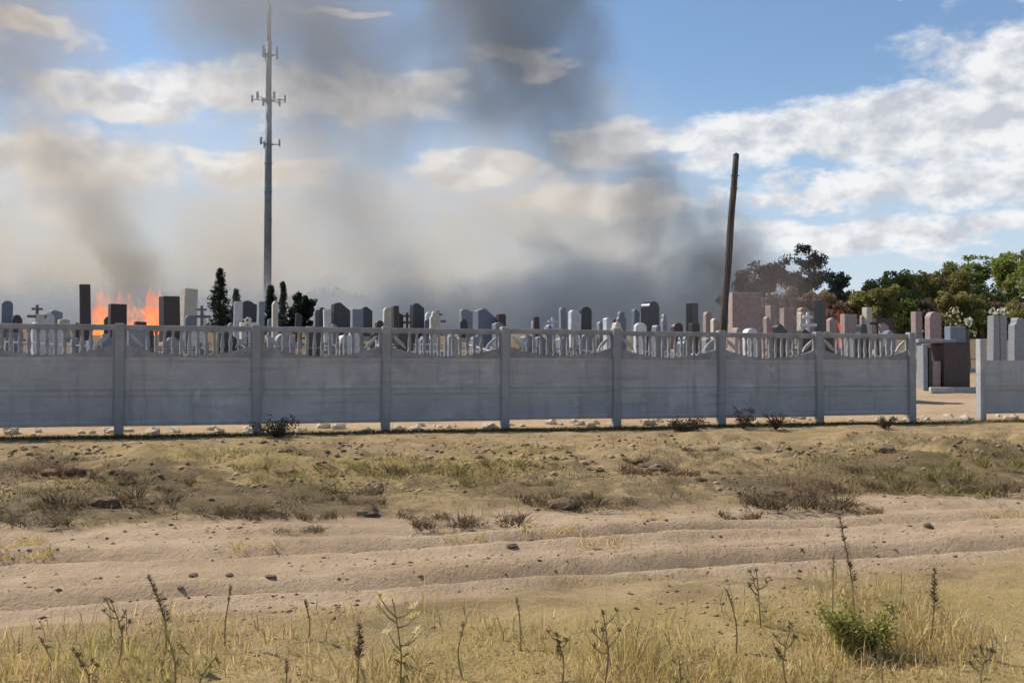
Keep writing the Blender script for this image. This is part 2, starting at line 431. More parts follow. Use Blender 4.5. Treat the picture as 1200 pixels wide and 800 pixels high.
def post_mesh(h):
    bm = bmesh.new(); box_bm(bm, -0.07, 0.07, -0.075, 0.075, -0.12, h)
    bevel(bm, 0.012, 1); return mesh_bm(bm, 'post')
def panel_mesh(seed):
    """solid panel with a raised border and a slightly wavy cast face"""
    L, H = BAY - 0.10, PANH - 0.002
    bm = bmesh.new()
    nx_, nz_ = 40, 12
    r_ = np.random.default_rng(seed)
    g = {}
    for i in range(nx_ + 1):
        for k in range(nz_ + 1):
            x = -L / 2 + L * i / nx_; z = H * k / nz_
            e = min(x + L / 2, L / 2 - x, z, H - z)
            ch = max(0, .018 - z) * .8
            y = -0.022 if e < 0.045 else -0.022 + 0.014 * min(1, (e - 0.045) / 0.03)
            if e > 0.07: y += 0.006 * float(fbm(np.array([x * 2 + seed]), np.array([z * 5]), 1.2, 2, seed)[0])
            if e < 0.002: y += r_.uniform(0, 0.006)
            g[i, k] = bm.verts.new((x, y + ch, z))
    for i in range(nx_):
        for k in range(nz_): bm.faces.new((g[i, k], g[i + 1, k], g[i + 1, k + 1], g[i, k + 1]))
    bk = [bm.verts.new((x, 0.022, z)) for x, z in ((-L / 2, 0), (L / 2, 0), (L / 2, H), (-L / 2, H))]
    bm.faces.new(bk[::-1])
    def side(edge, a, b): bm.faces.new([b, a] + edge)
    side([g[i, 0] for i in range(nx_ + 1)][::1], bk[0], bk[1])
    side([g[nx_, k] for k in range(nz_ + 1)], bk[1], bk[2])
    side([g[i, nz_] for i in range(nx_, -1, -1)], bk[2], bk[3])
    side([g[0, k] for k in range(nz_, -1, -1)], bk[3], bk[0])
    bmesh.ops.recalc_face_normals(bm, faces=list(bm.faces))
    return mesh_bm(bm, 'panel')
OPH = 0.50
def arch(x): return 0.03 + 0.18 * (x / 0.98) ** 2        # top edge of the solid lower web
def web_mesh():
    """frame of the openwork panel: sagging lower web, end stiles, top rail"""
    L = BAY - 0.10; bm = bmesh.new()
    pts = [(-L / 2, 0), (L / 2, 0)] + [(x, arch(x)) for x in np.linspace(L / 2, -L / 2, 25)]
    prism_bm(bm, pts, -0.022, 0.022)
    for s in (-1, 1):
        b2 = bmesh.new(); a, c_ = sorted((s * L / 2, s * (L / 2 - 0.06)))
        box_bm(b2, a + 0.001, c_ - 0.001, -0.020, 0.020, 0.18, OPH - 0.075); me = mesh_bm(b2); bm.from_mesh(me); bpy.data.meshes.remove(me)
    b2 = bmesh.new(); box_bm(b2, -L / 2, L / 2, -0.03, 0.03, OPH - 0.085, OPH); bevel(b2, 0.008); me = mesh_bm(b2); bm.from_mesh(me); bpy.data.meshes.remove(me)
    return mesh_bm(bm, 'openwork_panel')
def baluster_mesh(h):
    bm = bmesh.new(); n = 8
    prof = [(0, .030), (.10, .030), (.14, .020), (.35, .034), (.5, .030), (.75, .020), (.86, .022), (.9, .030), (1, .030)]
    tube_bm(bm, [(0, 0, t * h) for t, _ in prof], [r for _, r in prof], n)
    return mesh_bm(bm, 'baluster', True)
def leaf_bar_mesh(s):
    """slanting leaf shaped bar beside a post"""
    bm = bmesh.new(); h = OPH - 0.085 - 0.20
    pts = []
    for t in np.linspace(0, 1, 9): pts.append((s * (-0.10 + 0.20 * t) - 0.035 * math.sin(math.pi * t) , h * t))
    for t in np.linspace(1, 0, 9): pts.append((s * (-0.10 + 0.20 * t) + 0.035 * math.sin(math.pi * t) + 0.012, h * t))
    prism_bm(bm, pts, -0.018, 0.018)
    return mesh_bm(bm, 'leaf_bar')
post_me = post_mesh(1.735); low_post_me = post_mesh(1.62)
panel_me = [panel_mesh(s) for s in range(5)]
web_me = web_mesh()
BX = [x for x in np.linspace(-0.62, 0.62, 11)]
bal_me = {round(x, 3): baluster_mesh(OPH - 0.075 - arch(x) + 0.01) for x in BX}
bar_me = {s: leaf_bar_mesh(s) for s in (-1, 1)}

def build_fence(label, start, n, openwork, first_post, group):
    root = empty('concrete_fence', (*fence_pt(start), 0), FANG)
    tag(root, label, 'fence', group)
    for i in range(n + 1):
        tilt = (random.uniform(-.012, .012), random.uniform(-.012, .012), 0)
        link('post', post_me if openwork else low_post_me, M['post_shade_concrete'] if openwork else M['concrete'], root, (BAY * i, -0.015, random.uniform(-.02, .005)), tilt)
    for i in range(n):
        cx_ = BAY * (i + 0.5); dz_ = random.uniform(-.012, .012)
        for k in range(2):
            link('panel', panel_me[random.randrange(5)], M['concrete'], root, (cx_, (-.004 if k else .006) + random.uniform(-.003, .003), GAPB + PANH * k + dz_ + (0.004 if k == 0 else 0)), (0, 0, 0))
        if openwork:
            wz = GAPB + PANH * 2 + dz_ - 0.006
            w = link('openwork_panel', web_me, M['openwork_concrete'], root, (cx_, random.uniform(-.005, .005), wz))
            for x in BX:
                link('baluster', bal_me[round(x, 3)], M['openwork_concrete'], w, (x, 0, arch(x) - 0.006))
            for s in (-1, 1):
                link('slanting_bar', bar_me[s], M['concrete'], w, (s * 0.79, 0, 0.16))
    return root
G_R = 7.80
build_fence('long grey concrete panel fence with baluster openwork along its top', -2, 9, True, True, 'grey concrete cemetery fences')
build_fence('short grey concrete fence run without openwork, beyond the wicket gap', G_R, 2, False, True, 'grey concrete cemetery fences')

# ------------------------------------------------------------------ gravestones
def outline(kind, w, h):
    a = w / 2
    if kind == 'arch':
        return [(-a, 0), (a, 0), (a, h - a * .8)] + [(a * math.cos(t), h - a * .8 + a * .8 * math.sin(t)) for t in np.linspace(0.2, math.pi - 0.2, 9)] + [(-a, h - a * .8)]
    if kind == 'slant': return [(-a, 0), (a, 0), (a, h - w * .45), (-a * .3, h), (-a, h - w * .12)]
    if kind == 'shoulder': return [(-a, 0), (a, 0), (a, h * .86), (a * .7, h * .88), (a * .6, h * .97), (a * .3, h), (-a * .3, h), (-a * .6, h * .97), (-a * .7, h * .88), (-a, h * .86)]
    if kind == 'wave': return [(-a, 0), (a, 0), (a, h * .9), (a * .6, h * .92), (a * .2, h * .97), (-a * .3, h), (-a * .7, h * .985), (-a, h * .95)]
    if kind == 'peak': return [(-a, 0), (a, 0), (a * .86, h * .93), (0, h), (-a * .86, h * .93)]
    return [(-a, 0), (a, 0), (a * .97, h), (-a * .97, h)]
ORD = ['', 'first', 'second', 'third', 'fourth', 'fifth', 'sixth', 'seventh', 'eighth', 'ninth', 'tenth']
def bay_of(px):
    """fence bay, counted from the wicket gap, in front of this photo column"""
    i = (px - 140.0) / (172.6 - 0.03773 * px)
    if i > 7: return 0
    return int(math.ceil(7 - i)) or 1
def place(px):
    b = bay_of(px)
    if b == 0: return 'behind the wicket gap' if px < 1146 else 'behind the fence run beyond the wicket gap'
    return 'behind the %s fence bay from the wicket gap' % ORD[b]
SHAPE = {'rect': 'square-topped', 'arch': 'round-topped', 'slant': 'slant-topped', 'shoulder': 'shouldered', 'wave': 'wavy-topped', 'peak': 'pointed'}
CN = {'black_granite': 'black granite', 'grey_granite': 'grey granite', 'blue_granite': 'blue-grey granite', 'white_marble': 'white marble',
      'beige_stone': 'beige stone', 'pink_stone': 'pinkish stone', 'brown_granite': 'dark brown granite'}
used_labels = {}
def gravestone(px, ytop, wpx, kind, mat, Y, t=0.16, rot=34, note=''):
    x = (px - 600) / F * Y; g = hgt(x, Y) - 0.03
    h = HC + (HOR - ytop) / F * Y - g
    w = wpx / F * Y / max(0.6, math.cos(R(rot)))
    root = empty('gravestone', (x, Y, g), R(rot))
    size = 'tall' if h > 1.55 else ('low' if h < 1.15 else 'mid-height')
    if w < 0.30: size += ' narrow'
    elif w > 0.75: size += ' broad'
    lab = '%s %s %s gravestone %s%s' % (size, SHAPE[kind], CN[mat], note and note + ' ', place(px))
    used_labels.setdefault(lab, []).append(root)
    tag(root, lab, 'gravestone', 'gravestones of the cemetery behind the fence')
    bm = bmesh.new(); prism_bm(bm, outline(kind, w, h - 0.16), -t / 2, t / 2)
    bevel(bm, 0.012); link('stele', mesh_bm(bm, 'stele'), M[mat], root, (0, 0, 0.155), (random.uniform(-.015, .015), random.uniform(-.03, .03), 0))
    bm = bmesh.new(); box_bm(bm, -w / 2 - .09, w / 2 + .09, -t / 2 - .09, t / 2 + .09, -0.35, 0.165); bevel(bm, 0.015)
    link('plinth', mesh_bm(bm, 'plinth'), M['plinth_concrete'], root)
    return root

STONES = [
 # px, ytop, width px, shape, material, depth, thickness, rot
 (7, 352, 10, 'arch', 'blue_granite', 38, .2, 34), (39, 381, 8, 'rect', 'white_marble', 30, .15, 20), (56, 366, 13, 'arch', 'white_marble', 40, .16, 20),
 (66, 363, 10, 'wave', 'grey_granite', 43, .2, 40), (61, 381, 9, 'arch', 'white_marble', 29, .15, 20), (100, 333, 11, 'rect', 'brown_granite', 36, .22, 26),
 (137, 356, 15, 'rect', 'brown_granite', 37, .25, 40), (199, 347, 15, 'rect', 'brown_granite', 36, .36, 44), (219, 338, 12, 'rect', 'beige_stone', 40, .40, 46),
 (278, 353, 9, 'rect', 'white_marble', 38, .16, 20), (291, 352, 14, 'wave', 'black_granite', 44, .2, 34), (305, 353, 6, 'rect', 'grey_granite', 40, .2, 34),
 (322, 352, 6, 'peak', 'beige_stone', 36, .16, 30), (376, 360, 7, 'arch', 'black_granite', 40, .24, 46), (384, 362, 8, 'rect', 'white_marble', 36, .15, 24),
 (399, 354, 17, 'slant', 'black_granite', 42, .26, 38), (418, 362, 12, 'rect', 'grey_granite', 38, .2, 34), (430, 359, 10, 'slant', 'black_granite', 44, .2, 30),
 (453, 360, 9, 'arch', 'beige_stone', 40, .18, 28), (464, 358, 6, 'rect', 'brown_granite', 36, .18, 34), (489, 355, 12, 'wave', 'black_granite', 38, .26, 36),
 (503, 365, 10, 'arch', 'white_marble', 42, .16, 24), (546, 362, 13, 'wave', 'grey_granite', 46, .2, 34), (569, 361, 21, 'slant', 'blue_granite', 37, .26, 36),
 (628, 371, 6, 'rect', 'brown_granite', 34, .15, 20), (660, 360, 7, 'arch', 'grey_granite', 44, .15, 30), (673, 363, 12, 'wave', 'white_marble', 40, .22, 30),
 (686, 359, 12, 'arch', 'black_granite', 44, .2, 30), (713, 372, 8, 'slant', 'white_marble', 34, .2, 34), (721, 374, 8, 'rect', 'brown_granite', 36, .2, 34),
 (744, 362, 7, 'slant', 'blue_granite', 38, .16, 40), (762, 353, 14, 'arch', 'black_granite', 35, .34, 46), (812, 355, 10, 'rect', 'black_granite', 38, .24, 44),
 (829, 365, 8, 'arch', 'pink_stone', 42, .2, 30), (873, 343, 36, 'rect', 'pink_stone', 34, .3, 14), (904, 358, 9, 'rect', 'pink_stone', 40, .26, 40),
 (922, 361, 14, 'rect', 'pink_stone', 42, .24, 34), (943, 360, 17, 'wave', 'pink_stone', 45, .24, 30), (962, 351, 9, 'rect', 'black_granite', 36, .25, 34),
 (975, 372, 12, 'peak', 'pink_stone', 40, .2, 30), (995, 368, 18, 'rect', 'pink_stone', 43, .26, 30), (1016, 360, 8, 'rect', 'beige_stone', 40, .22, 36),
 (1034, 373, 26, 'rect', 'brown_granite', 44, .3, 20), (1075, 365, 10, 'rect', 'pink_stone', 42, .24, 30), (1094, 365, 17, 'arch', 'pink_stone', 43, .26, 30),
 (1168, 370, 20, 'rect', 'grey_granite', 32, .24, 26), (1192, 372, 18, 'shoulder', 'grey_granite', 33, .24, 26), (1128, 386, 16, 'rect', 'brown_granite', 34, .24, 26),
]
for s in STONES: gravestone(*s)
# lower stones glimpsed through the balusters
kinds = list(SHAPE); r2 = random.Random(5)
for px in range(-10, 1060, 27):
    p_ = px + r2.uniform(-9, 9); Y = r2.uniform(25.5, 31)
    gravestone(p_, r2.uniform(377, 396), r2.uniform(9, 18), r2.choice(kinds), r2.choice(['grey_granite', 'white_marble', 'blue_granite', 'brown_granite', 'black_granite', 'beige_stone', 'pink_stone'] if p_ > 780 else ['grey_granite', 'white_marble', 'blue_granite', 'black_granite', 'beige_stone', 'grey_granite']), Y, r2.uniform(.14, .26), r2.uniform(18, 46))

for px in range(-6, 1066, 25):
    p_ = px + r2.uniform(-10, 10); Y = r2.uniform(33, 47)
    gravestone(p_, r2.uniform(364, 380), r2.uniform(5, 12), r2.choice(kinds), r2.choice(['grey_granite', 'blue_granite', 'brown_granite', 'black_granite', 'grey_granite', 'beige_stone'] if p_ < 780 else ['pink_stone', 'brown_granite', 'grey_granite', 'beige_stone']), Y, r2.uniform(.12, .24), r2.uniform(18, 46))

def grave_cross(px, ytop, Y, mat, name='metal'):
    x = (px - 600) / F * Y; g = hgt(x, Y); h = HC + (HOR - ytop) / F * Y - g
    root = empty('grave_cross', (x, Y, g), R(20))
    tag(root, '%s grave cross standing %s' % (name, place(px)), 'cross', 'crosses of the cemetery')
    bm = bmesh.new(); box_bm(bm, -.045, .045, -.035, .035, -.3, h); bevel(bm, .01); link('upright', mesh_bm(bm), M[mat], root)
    bm = bmesh.new(); box_bm(bm, -.30, .30, -.04, .04, h - .42, h - .33); bevel(bm, .01); link('crossbar', mesh_bm(bm), M[mat], root)
    bm = bmesh.new(); box_bm(bm, -.17, .17, -.038, .038, h - .17, h - .10); bevel(bm, .008); link('upper_bar', mesh_bm(bm), M[mat], root)
    bm = bmesh.new(); box_bm(bm, -.22, .22, -.039, .039, -.035, .035); bevel(bm, .008); link('slanting_bar', mesh_bm(bm), M[mat], root, (0, 0, h - .80), (0, R(22), 0))
for a in [(43, 357, 36, 'rail_metal', 'dark metal'), (236, 358, 38, 'rail_metal', 'thin dark metal'), (513, 364, 40, 'rail_metal', 'small dark metal'), (947, 366, 33, 'silver_paint', 'silver painted'), (477, 366, 42, 'wood', 'weathered wooden'), (1028, 366, 38, 'wood', 'dark wooden'), (648, 372, 37, 'silver_paint', 'pale silver')]:
    grave_cross(*a)

# iron railings round single graves
def grave_railing(px, Y, w, d, mat, rot, note):
    x = (px - 600) / F * Y; g = hgt(x, Y)
    root = empty('grave_railing', (x, Y, g), R(rot))
    tag(root, '%s railing round a grave %s' % (note, place(px)), 'railing', 'iron railings round single graves')
    dzx = (hgt(x + w / 2 * math.cos(R(rot)), Y + w / 2 * math.sin(R(rot))) - hgt(x - w / 2 * math.cos(R(rot)), Y - w / 2 * math.sin(R(rot)))) / w
    dzy = (hgt(x - d * math.sin(R(rot)), Y + d * math.cos(R(rot))) - g) / d
    H = 0.72; zz = lambda a, b: a * dzx + b * dzy
    pm = None
    bm = bmesh.new(); box_bm(bm, -.025, .025, -.025, .025, -.3, H + .08); bevel(bm, .006); pm = mesh_bm(bm)
    bm = bmesh.new(); tube_bm(bm, [(0, 0, .12), (0, 0, H - .02), (0, 0, H + .05)], [.008, .008, .001], 5); bar = mesh_bm(bm)
    for a, b in ((-w / 2, 0), (w / 2, 0), (-w / 2, d), (w / 2, d)): link('corner_post', pm, M[mat], root, (a, b, zz(a, b)))
    for (a0, b0), (a1, b1) in (((-w / 2, 0), (w / 2, 0)), ((-w / 2, d), (w / 2, d)), ((-w / 2, 0), (-w / 2, d)), ((w / 2, 0), (w / 2, d))):
        for hz in (.14, H - .04):
            bm = bmesh.new(); tube_bm(bm, [(a0, b0, zz(a0, b0) + hz), (a1, b1, zz(a1, b1) + hz)], .014, 6); link('rail', mesh_bm(bm), M[mat], root)
        L = math.hypot(a1 - a0, b1 - b0); n = int(L / 0.16)
        for k in range(1, n):
            t = k / n; a = a0 + (a1 - a0) * t; b = b0 + (b1 - b0) * t
            link('bar', bar, M[mat], root, (a, b, zz(a, b)))
for a in [(40, 24.5, 2.2, 2.0, 'silver_paint', 16, 'silver painted iron'), (180, 25.5, 2.4, 2.0, 'rail_metal', 20, 'dark iron'), (345, 26, 2.2, 2.0, 'rail_metal', 18, 'dark iron'),
          (520, 26.5, 2.4, 2.2, 'silver_paint', 18, 'silver painted iron'), (655, 27, 2.4, 2.0, 'rail_metal', 16, 'dark iron'), (790, 27.5, 2.2, 2, 'silver_paint', 18, 'silver painted iron'),
          (905, 28, 2.4, 2, 'rail_metal', 20, 'dark iron'), (1015, 28.5, 2.4, 2, 'rail_metal', 18, 'dark iron')]:
    grave_railing(*a)

# dark tomb seen through the wicket gap
def tomb():
    x, Y = ray_ground(1112, 458); g = hgt(x, Y)
    z0 = HC + (HOR - 457) / F * Y; z1 = HC + (HOR - 402) / F * Y; w = 52 / F * Y
    root = empty('tomb', (x, Y, g), R(6))
    tag(root, 'dark brown granite tomb with pale ledge and pillars seen through the wicket gap', 'tomb')
    h = z1 - g
    def slab(name, x0, x1, y0, y1, a, b, mat, tilt=0.0):
        bm = bmesh.new(); box_bm(bm, x0, x1, y0, y1, a, b); bevel(bm, .015); link(name, mesh_bm(bm), M[mat], root, (0, 0, 0), (0, tilt, 0))
    slab('block', -w * .12, w * .5, 0, .9, -.3, h, 'brown_granite')
    slab('ledge', -w / 2 - .2, w * .2, .05, .7, h + .004, h + .10, 'grey_granite')
    slab('pillar', -w / 2 - .14, -w / 2 - .02, -.05, .3, -.3, h - .02, 'grey_granite')
    slab('pillar', -w / 2 + .03, -w / 2 + .11, .02, .3, -.3, h * .9, 'black_granite')
    slab('slab', -w * .36, -w * .15, .1, .5, -.3, h * .62, 'pink_stone', .03)
    slab('kerb', -w / 2 - .1, w * .5 + .05, -.35, -.22, -.3, .10, 'plinth_concrete')
    slab('headstone', w * .5 - .45, w * .5 - .05, .1, .4, h + .004, h + .42, 'blue_granite')
tomb()

# artificial flower wreaths / bouquets
def bouquet(px, py, wpx, hpx, Y, mat, label):
    p = at(px, py, Y); root = empty('flower_bouquet', (p.x, Y, hgt(p.x, Y)))
    tag(root, label, 'flowers', 'artificial flowers on the graves')
    base = p.z - root.location.z
    r_ = random.Random(px)
    bm = bmesh.new(); tube_bm(bm, [(0, 0, -.1), (0, 0, base)], [.02, .012], 6); link('stalk', mesh_bm(bm), M['wood'], root)
    pet = bmesh.new()
    for k in range(6):
        a = k * math.pi / 3
        b2 = [pet.verts.new(v) for v in ((0, 0, 0), (.035 * math.cos(a - .4), .035 * math.sin(a - .4), .02), (.06 * math.cos(a), .06 * math.sin(a), .012), (.035 * math.cos(a + .4), .035 * math.sin(a + .4), .02))]
        pet.faces.new(b2)
    pm = mesh_bm(pet, 'bloom')
    w = wpx / F * Y / 2; h = hpx / F * Y / 2
    for k in range(22):
        a = r_.uniform(0, 6.28); q = math.sqrt(r_.random())
        link('bloom', pm, mat, root, (w * q * math.cos(a), r_.uniform(-.08, .08), base + h * q * math.sin(a)), (r_.uniform(.6, 2.2), r_.uniform(-.6, .6), r_.uniform(0, 6.3)))
bouquet(1118, 372, 18, 24, 33, M['flower_yellow'], 'pale yellow artificial flowers on a tall stalk behind the wicket gap')
bouquet(1136, 377, 10, 10, 33, M['flower_white'], 'round white artificial flower head behind the wicket gap')
bouquet(1172, 364, 26, 12, 31.5, M['flower_white'], 'spread of cream artificial flowers above grey stone beyond the wicket gap')
bouquet(290, 378, 10, 12, 30, M['flower_white'], 'white artificial flowers low behind the sixth fence bay from the wicket gap')

# ------------------------------------------------------------------ leaning wooden pole
def wooden_pole():
    Y = 33.0; b = at(846, 400, Y); t = at(864, 180, Y); g = hgt(b.x, Y)
    lean = (t.x - b.x) / (t.z - b.z)
    root = empty('wooden_pole', (b.x - lean * (b.z - g), Y, g))
    tag(root, 'bare dark wooden utility pole leaning beside the pinkish slab', 'pole')
    h = t.z - g
    bm = bmesh.new(); n = 12
    tube_bm(bm, [(lean * h * k / n + random.uniform(-.008, .008), 0, h * k / n if k else -.4) for k in range(n + 1)], [.125 - .035 * k / n for k in range(n + 1)], 10)
    link('shaft', mesh_bm(bm, smooth=True), M['wood'], root)
    bm = bmesh.new(); tube_bm(bm, [(lean * h, 0, h - .01), (lean * h, 0, h + .05)], [.10, .03], 10); link('tip', mesh_bm(bm), M['wood'], root)
    for q in (.90, .84):
        bm = bmesh.new(); tube_bm(bm, [(lean * h * q - .12, -.02, h * q), (lean * h * q + .14, -.02, h * q)], .014, 6); link('bolt', mesh_bm(bm), M['rail_metal'], root)
    bm = bmesh.new(); tube_bm(bm, [(lean * h * .14 , 0, h * .14), (lean * h * .155, 0, h * .155)], .128, 10); link('wire_band', mesh_bm(bm), M['rail_metal'], root)
wooden_pole()

# ------------------------------------------------------------------ telecom mast
def mast():
    Y = 135.0; px1 = Y / F
    x = (313 - 600) / F * Y; g = hgt(x, Y)
    root = empty('telecom_mast', (x, Y, g))
    tag(root, 'tall slim grey steel telecom mast with three antenna platforms', 'mast')
    zt = lambda py: HC + (HOR - py) * px1 - g
    def part(name, pts, rad, mat, n=14, parent=root):
        bm = bmesh.new(); tube_bm(bm, pts, rad, n); return link(name, mesh_bm(bm, smooth=True), M[mat], parent)
    part('lower_shaft', [(0, 0, -.5), (0, 0, zt(200)), (0, 0, zt(115.5))], [.50, .44, .40], 'mast_steel')
    part('upper_shaft', [(0, 0, zt(115.4)), (0, 0, zt(46))], [.36, .34], 'mast_steel')
    part('top_shaft', [(0, 0, zt(45.9)), (0, 0, zt(12)), (0, 0, zt(2))], [.27, .25, .20], 'mast_steel')
    part('lightning_rod', [(0, 0, zt(2.1)), (0, 0, zt(-14))], [.05, .02], 'rail_metal', 6)
    for py, r_, n in ((62, 1.0, 3), (116, 2.0, 6), (168, 1.35, 3)):
        z = zt(py)
        pl = part('antenna_platform', [(0, 0, z - .05), (0, 0, z + .05)], [.62, .62], 'mast_steel', 16)
        for k in range(n):
            a = 2 * math.pi * (k + .02) / n
            part('arm', [(0, 0, z), (r_ * math.cos(a), r_ * math.sin(a), z + (.12 if py == 116 else 0))], [.07, .05], 'mast_steel', 6, pl)
            bm = bmesh.new(); box_bm(bm, -.10, .10, -.14, .14, -.75 if py == 62 else -.45, .75 if py == 62 else .45); bevel(bm, .03)
            link('antenna', mesh_bm(bm), M['antenna'], pl, (r_ * math.cos(a), r_ * math.sin(a), z + .2), (0, 0, a))
    for py in range(190, 330, 34):
        z = zt(py); part('flange', [(0, 0, z - .06), (0, 0, z + .06)], [.52, .52], 'mast_steel', 16)
    part('ladder_cable', [(.43, -.18, 0), (.43, -.18, zt(200)), (.38, -.16, zt(120))], [.05, .05, .05], 'rail_metal', 6)
mast()

# ------------------------------------------------------------------ trees
def leaf_cloud(centers, radii, n_each, size, cols, squash=0.8, seed=0):
    r_ = np.random.default_rng(seed)
    vs_, cs = [], []
    for (c_, rad) in zip(centers, radii):
        n = max(4, int(n_each * rad ** 1.6))
        d = r_.normal(size=(n, 3)); d /= np.linalg.norm(d, axis=1)[:, None]
        p = np.asarray(c_) + d * (rad * r_.random(n) ** 0.5)[:, None] * (1, 1, squash)
        a = r_.normal(size=(n, 3)); a /= np.linalg.norm(a, axis=1)[:, None]
        b = np.cross(a, r_.normal(size=(n, 3))); b /= np.linalg.norm(b, axis=1)[:, None] + 1e-6
        s = (size * r_.uniform(.6, 1.4, n))[:, None]
        q = np.stack([p - a * s, p - b * s * .55, p + a * s, p + b * s * .55], 1)
        vs_.append(q.reshape(-1, 3))
        k = r_.random(n)[:, None]; c = np.asarray(cols[0]) * (1 - k) + np.asarray(cols[1]) * k
        c = c * r_.uniform(.75, 1.25) * r_.uniform(.8, 1.2, (n, 1))
        cs.append(np.repeat(np.concatenate([c, np.ones((n, 1))], 1), 4, 0))
    V_ = np.concatenate(vs_); return mesh_np(V_, np.arange(len(V_)).reshape(-1, 4), 'crown', np.concatenate(cs))

def broadleaf(px, ytop, wpx, Y, cols, label, seed, sparse=1.0, lead=0):
    r_ = random.Random(seed)
    x = (px - 600) / F * Y; g = hgt(x, Y); h = HC + (HOR - ytop) / F * Y - g; w = wpx / F * Y
    root = empty('broadleaf_tree', (x, Y, g)); tag(root, label, 'tree', 'trees beyond the cemetery')
    bm = bmesh.new()
    top = (r_.uniform(-.1, .1) * w, 0, h * .9)
    tube_bm(bm, [(0, 0, -.2), (top[0] * .3, 0, h * .35), (top[0] * .7, 0, h * .65), top], [.045 * h * .5 + .03, .032 * h * .5 + .02, .018 * h * .5 + .01, .01], 7)
    cen, rad = [], []
    for k in range(14):
        a = r_.uniform(0, 6.28); t = r_.uniform(.22, .75); L = w * .5 * r_.uniform(.5, 1.0) * (1.15 - .6 * t)
        s = Vector((top[0] * t, 0, h * t)); e = s + Vector((L * math.cos(a), L * math.sin(a), h * r_.uniform(.08, .26)))
        tube_bm(bm, [s, (s + e) / 2 + Vector((0, 0, -.03 * h)), e], [.035, .022, .008], 5)
        for q in (.55, .8, 1.0):
            cen.append(tuple(s.lerp(e, q) + Vector((r_.uniform(-.2, .2), r_.uniform(-.2, .2), r_.uniform(-.1, .2))))); rad.append(w * r_.uniform(.11, .19))
    for k in range(5 + lead * 3):
        cen.append((top[0] + r_.uniform(-.16, .16) * w * (1 + lead * .5), r_.uniform(-.15, .15) * w, h * r_.uniform(.74, .97))); rad.append(w * r_.uniform(.06, .13))
    for k in range(6):      # low growth
        cen.append((r_.uniform(-.5, .5) * w, r_.uniform(-.3, .3) * w, h * r_.uniform(.08, .35))); rad.append(w * r_.uniform(.12, .2))
    link('trunk', mesh_bm(bm, smooth=True), M['bark'], root)
    link('crown', leaf_cloud(cen, rad, 330 * sparse, .11, cols, .85, seed), M['leaf'], root)

def conifer(px, ytop, wpx, Y, cols, label, seed):
    r_ = random.Random(seed)
    x = (px - 600) / F * Y; g = hgt(x, Y); h = HC + (HOR - ytop) / F * Y - g; w = wpx / F * Y
    root = empty('conifer_tree', (x, Y, g)); tag(root, label, 'tree', 'dark conifers among the graves')
    bm = bmesh.new(); tube_bm(bm, [(0, 0, -.2), (0, 0, h * .5), (0, 0, h * .98)], [.09, .05, .01], 7)
    cen, rad = [], []
    n = 16
    for k in range(n):
        t = k / (n - 1); z = h * (.10 + .88 * t); rr = w * .5 * (1 - t) ** .7 + .05
        for j in range(5):
            a = r_.uniform(0, 6.28); L = rr * r_.uniform(.55, 1.0)
            tube_bm(bm, [(0, 0, z), (L * math.cos(a), L * math.sin(a), z - .08)], [.015, .005], 4)
            for q in (.5, .95): cen.append((L * q * math.cos(a), L * q * math.sin(a), z - .06 * q)); rad.append(.12 + .22 * rr)
    link('trunk', mesh_bm(bm, smooth=True), M['bark'], root)
    link('crown', leaf_cloud(cen, rad, 230, .06, cols, .8, seed), M['leaf'], root)

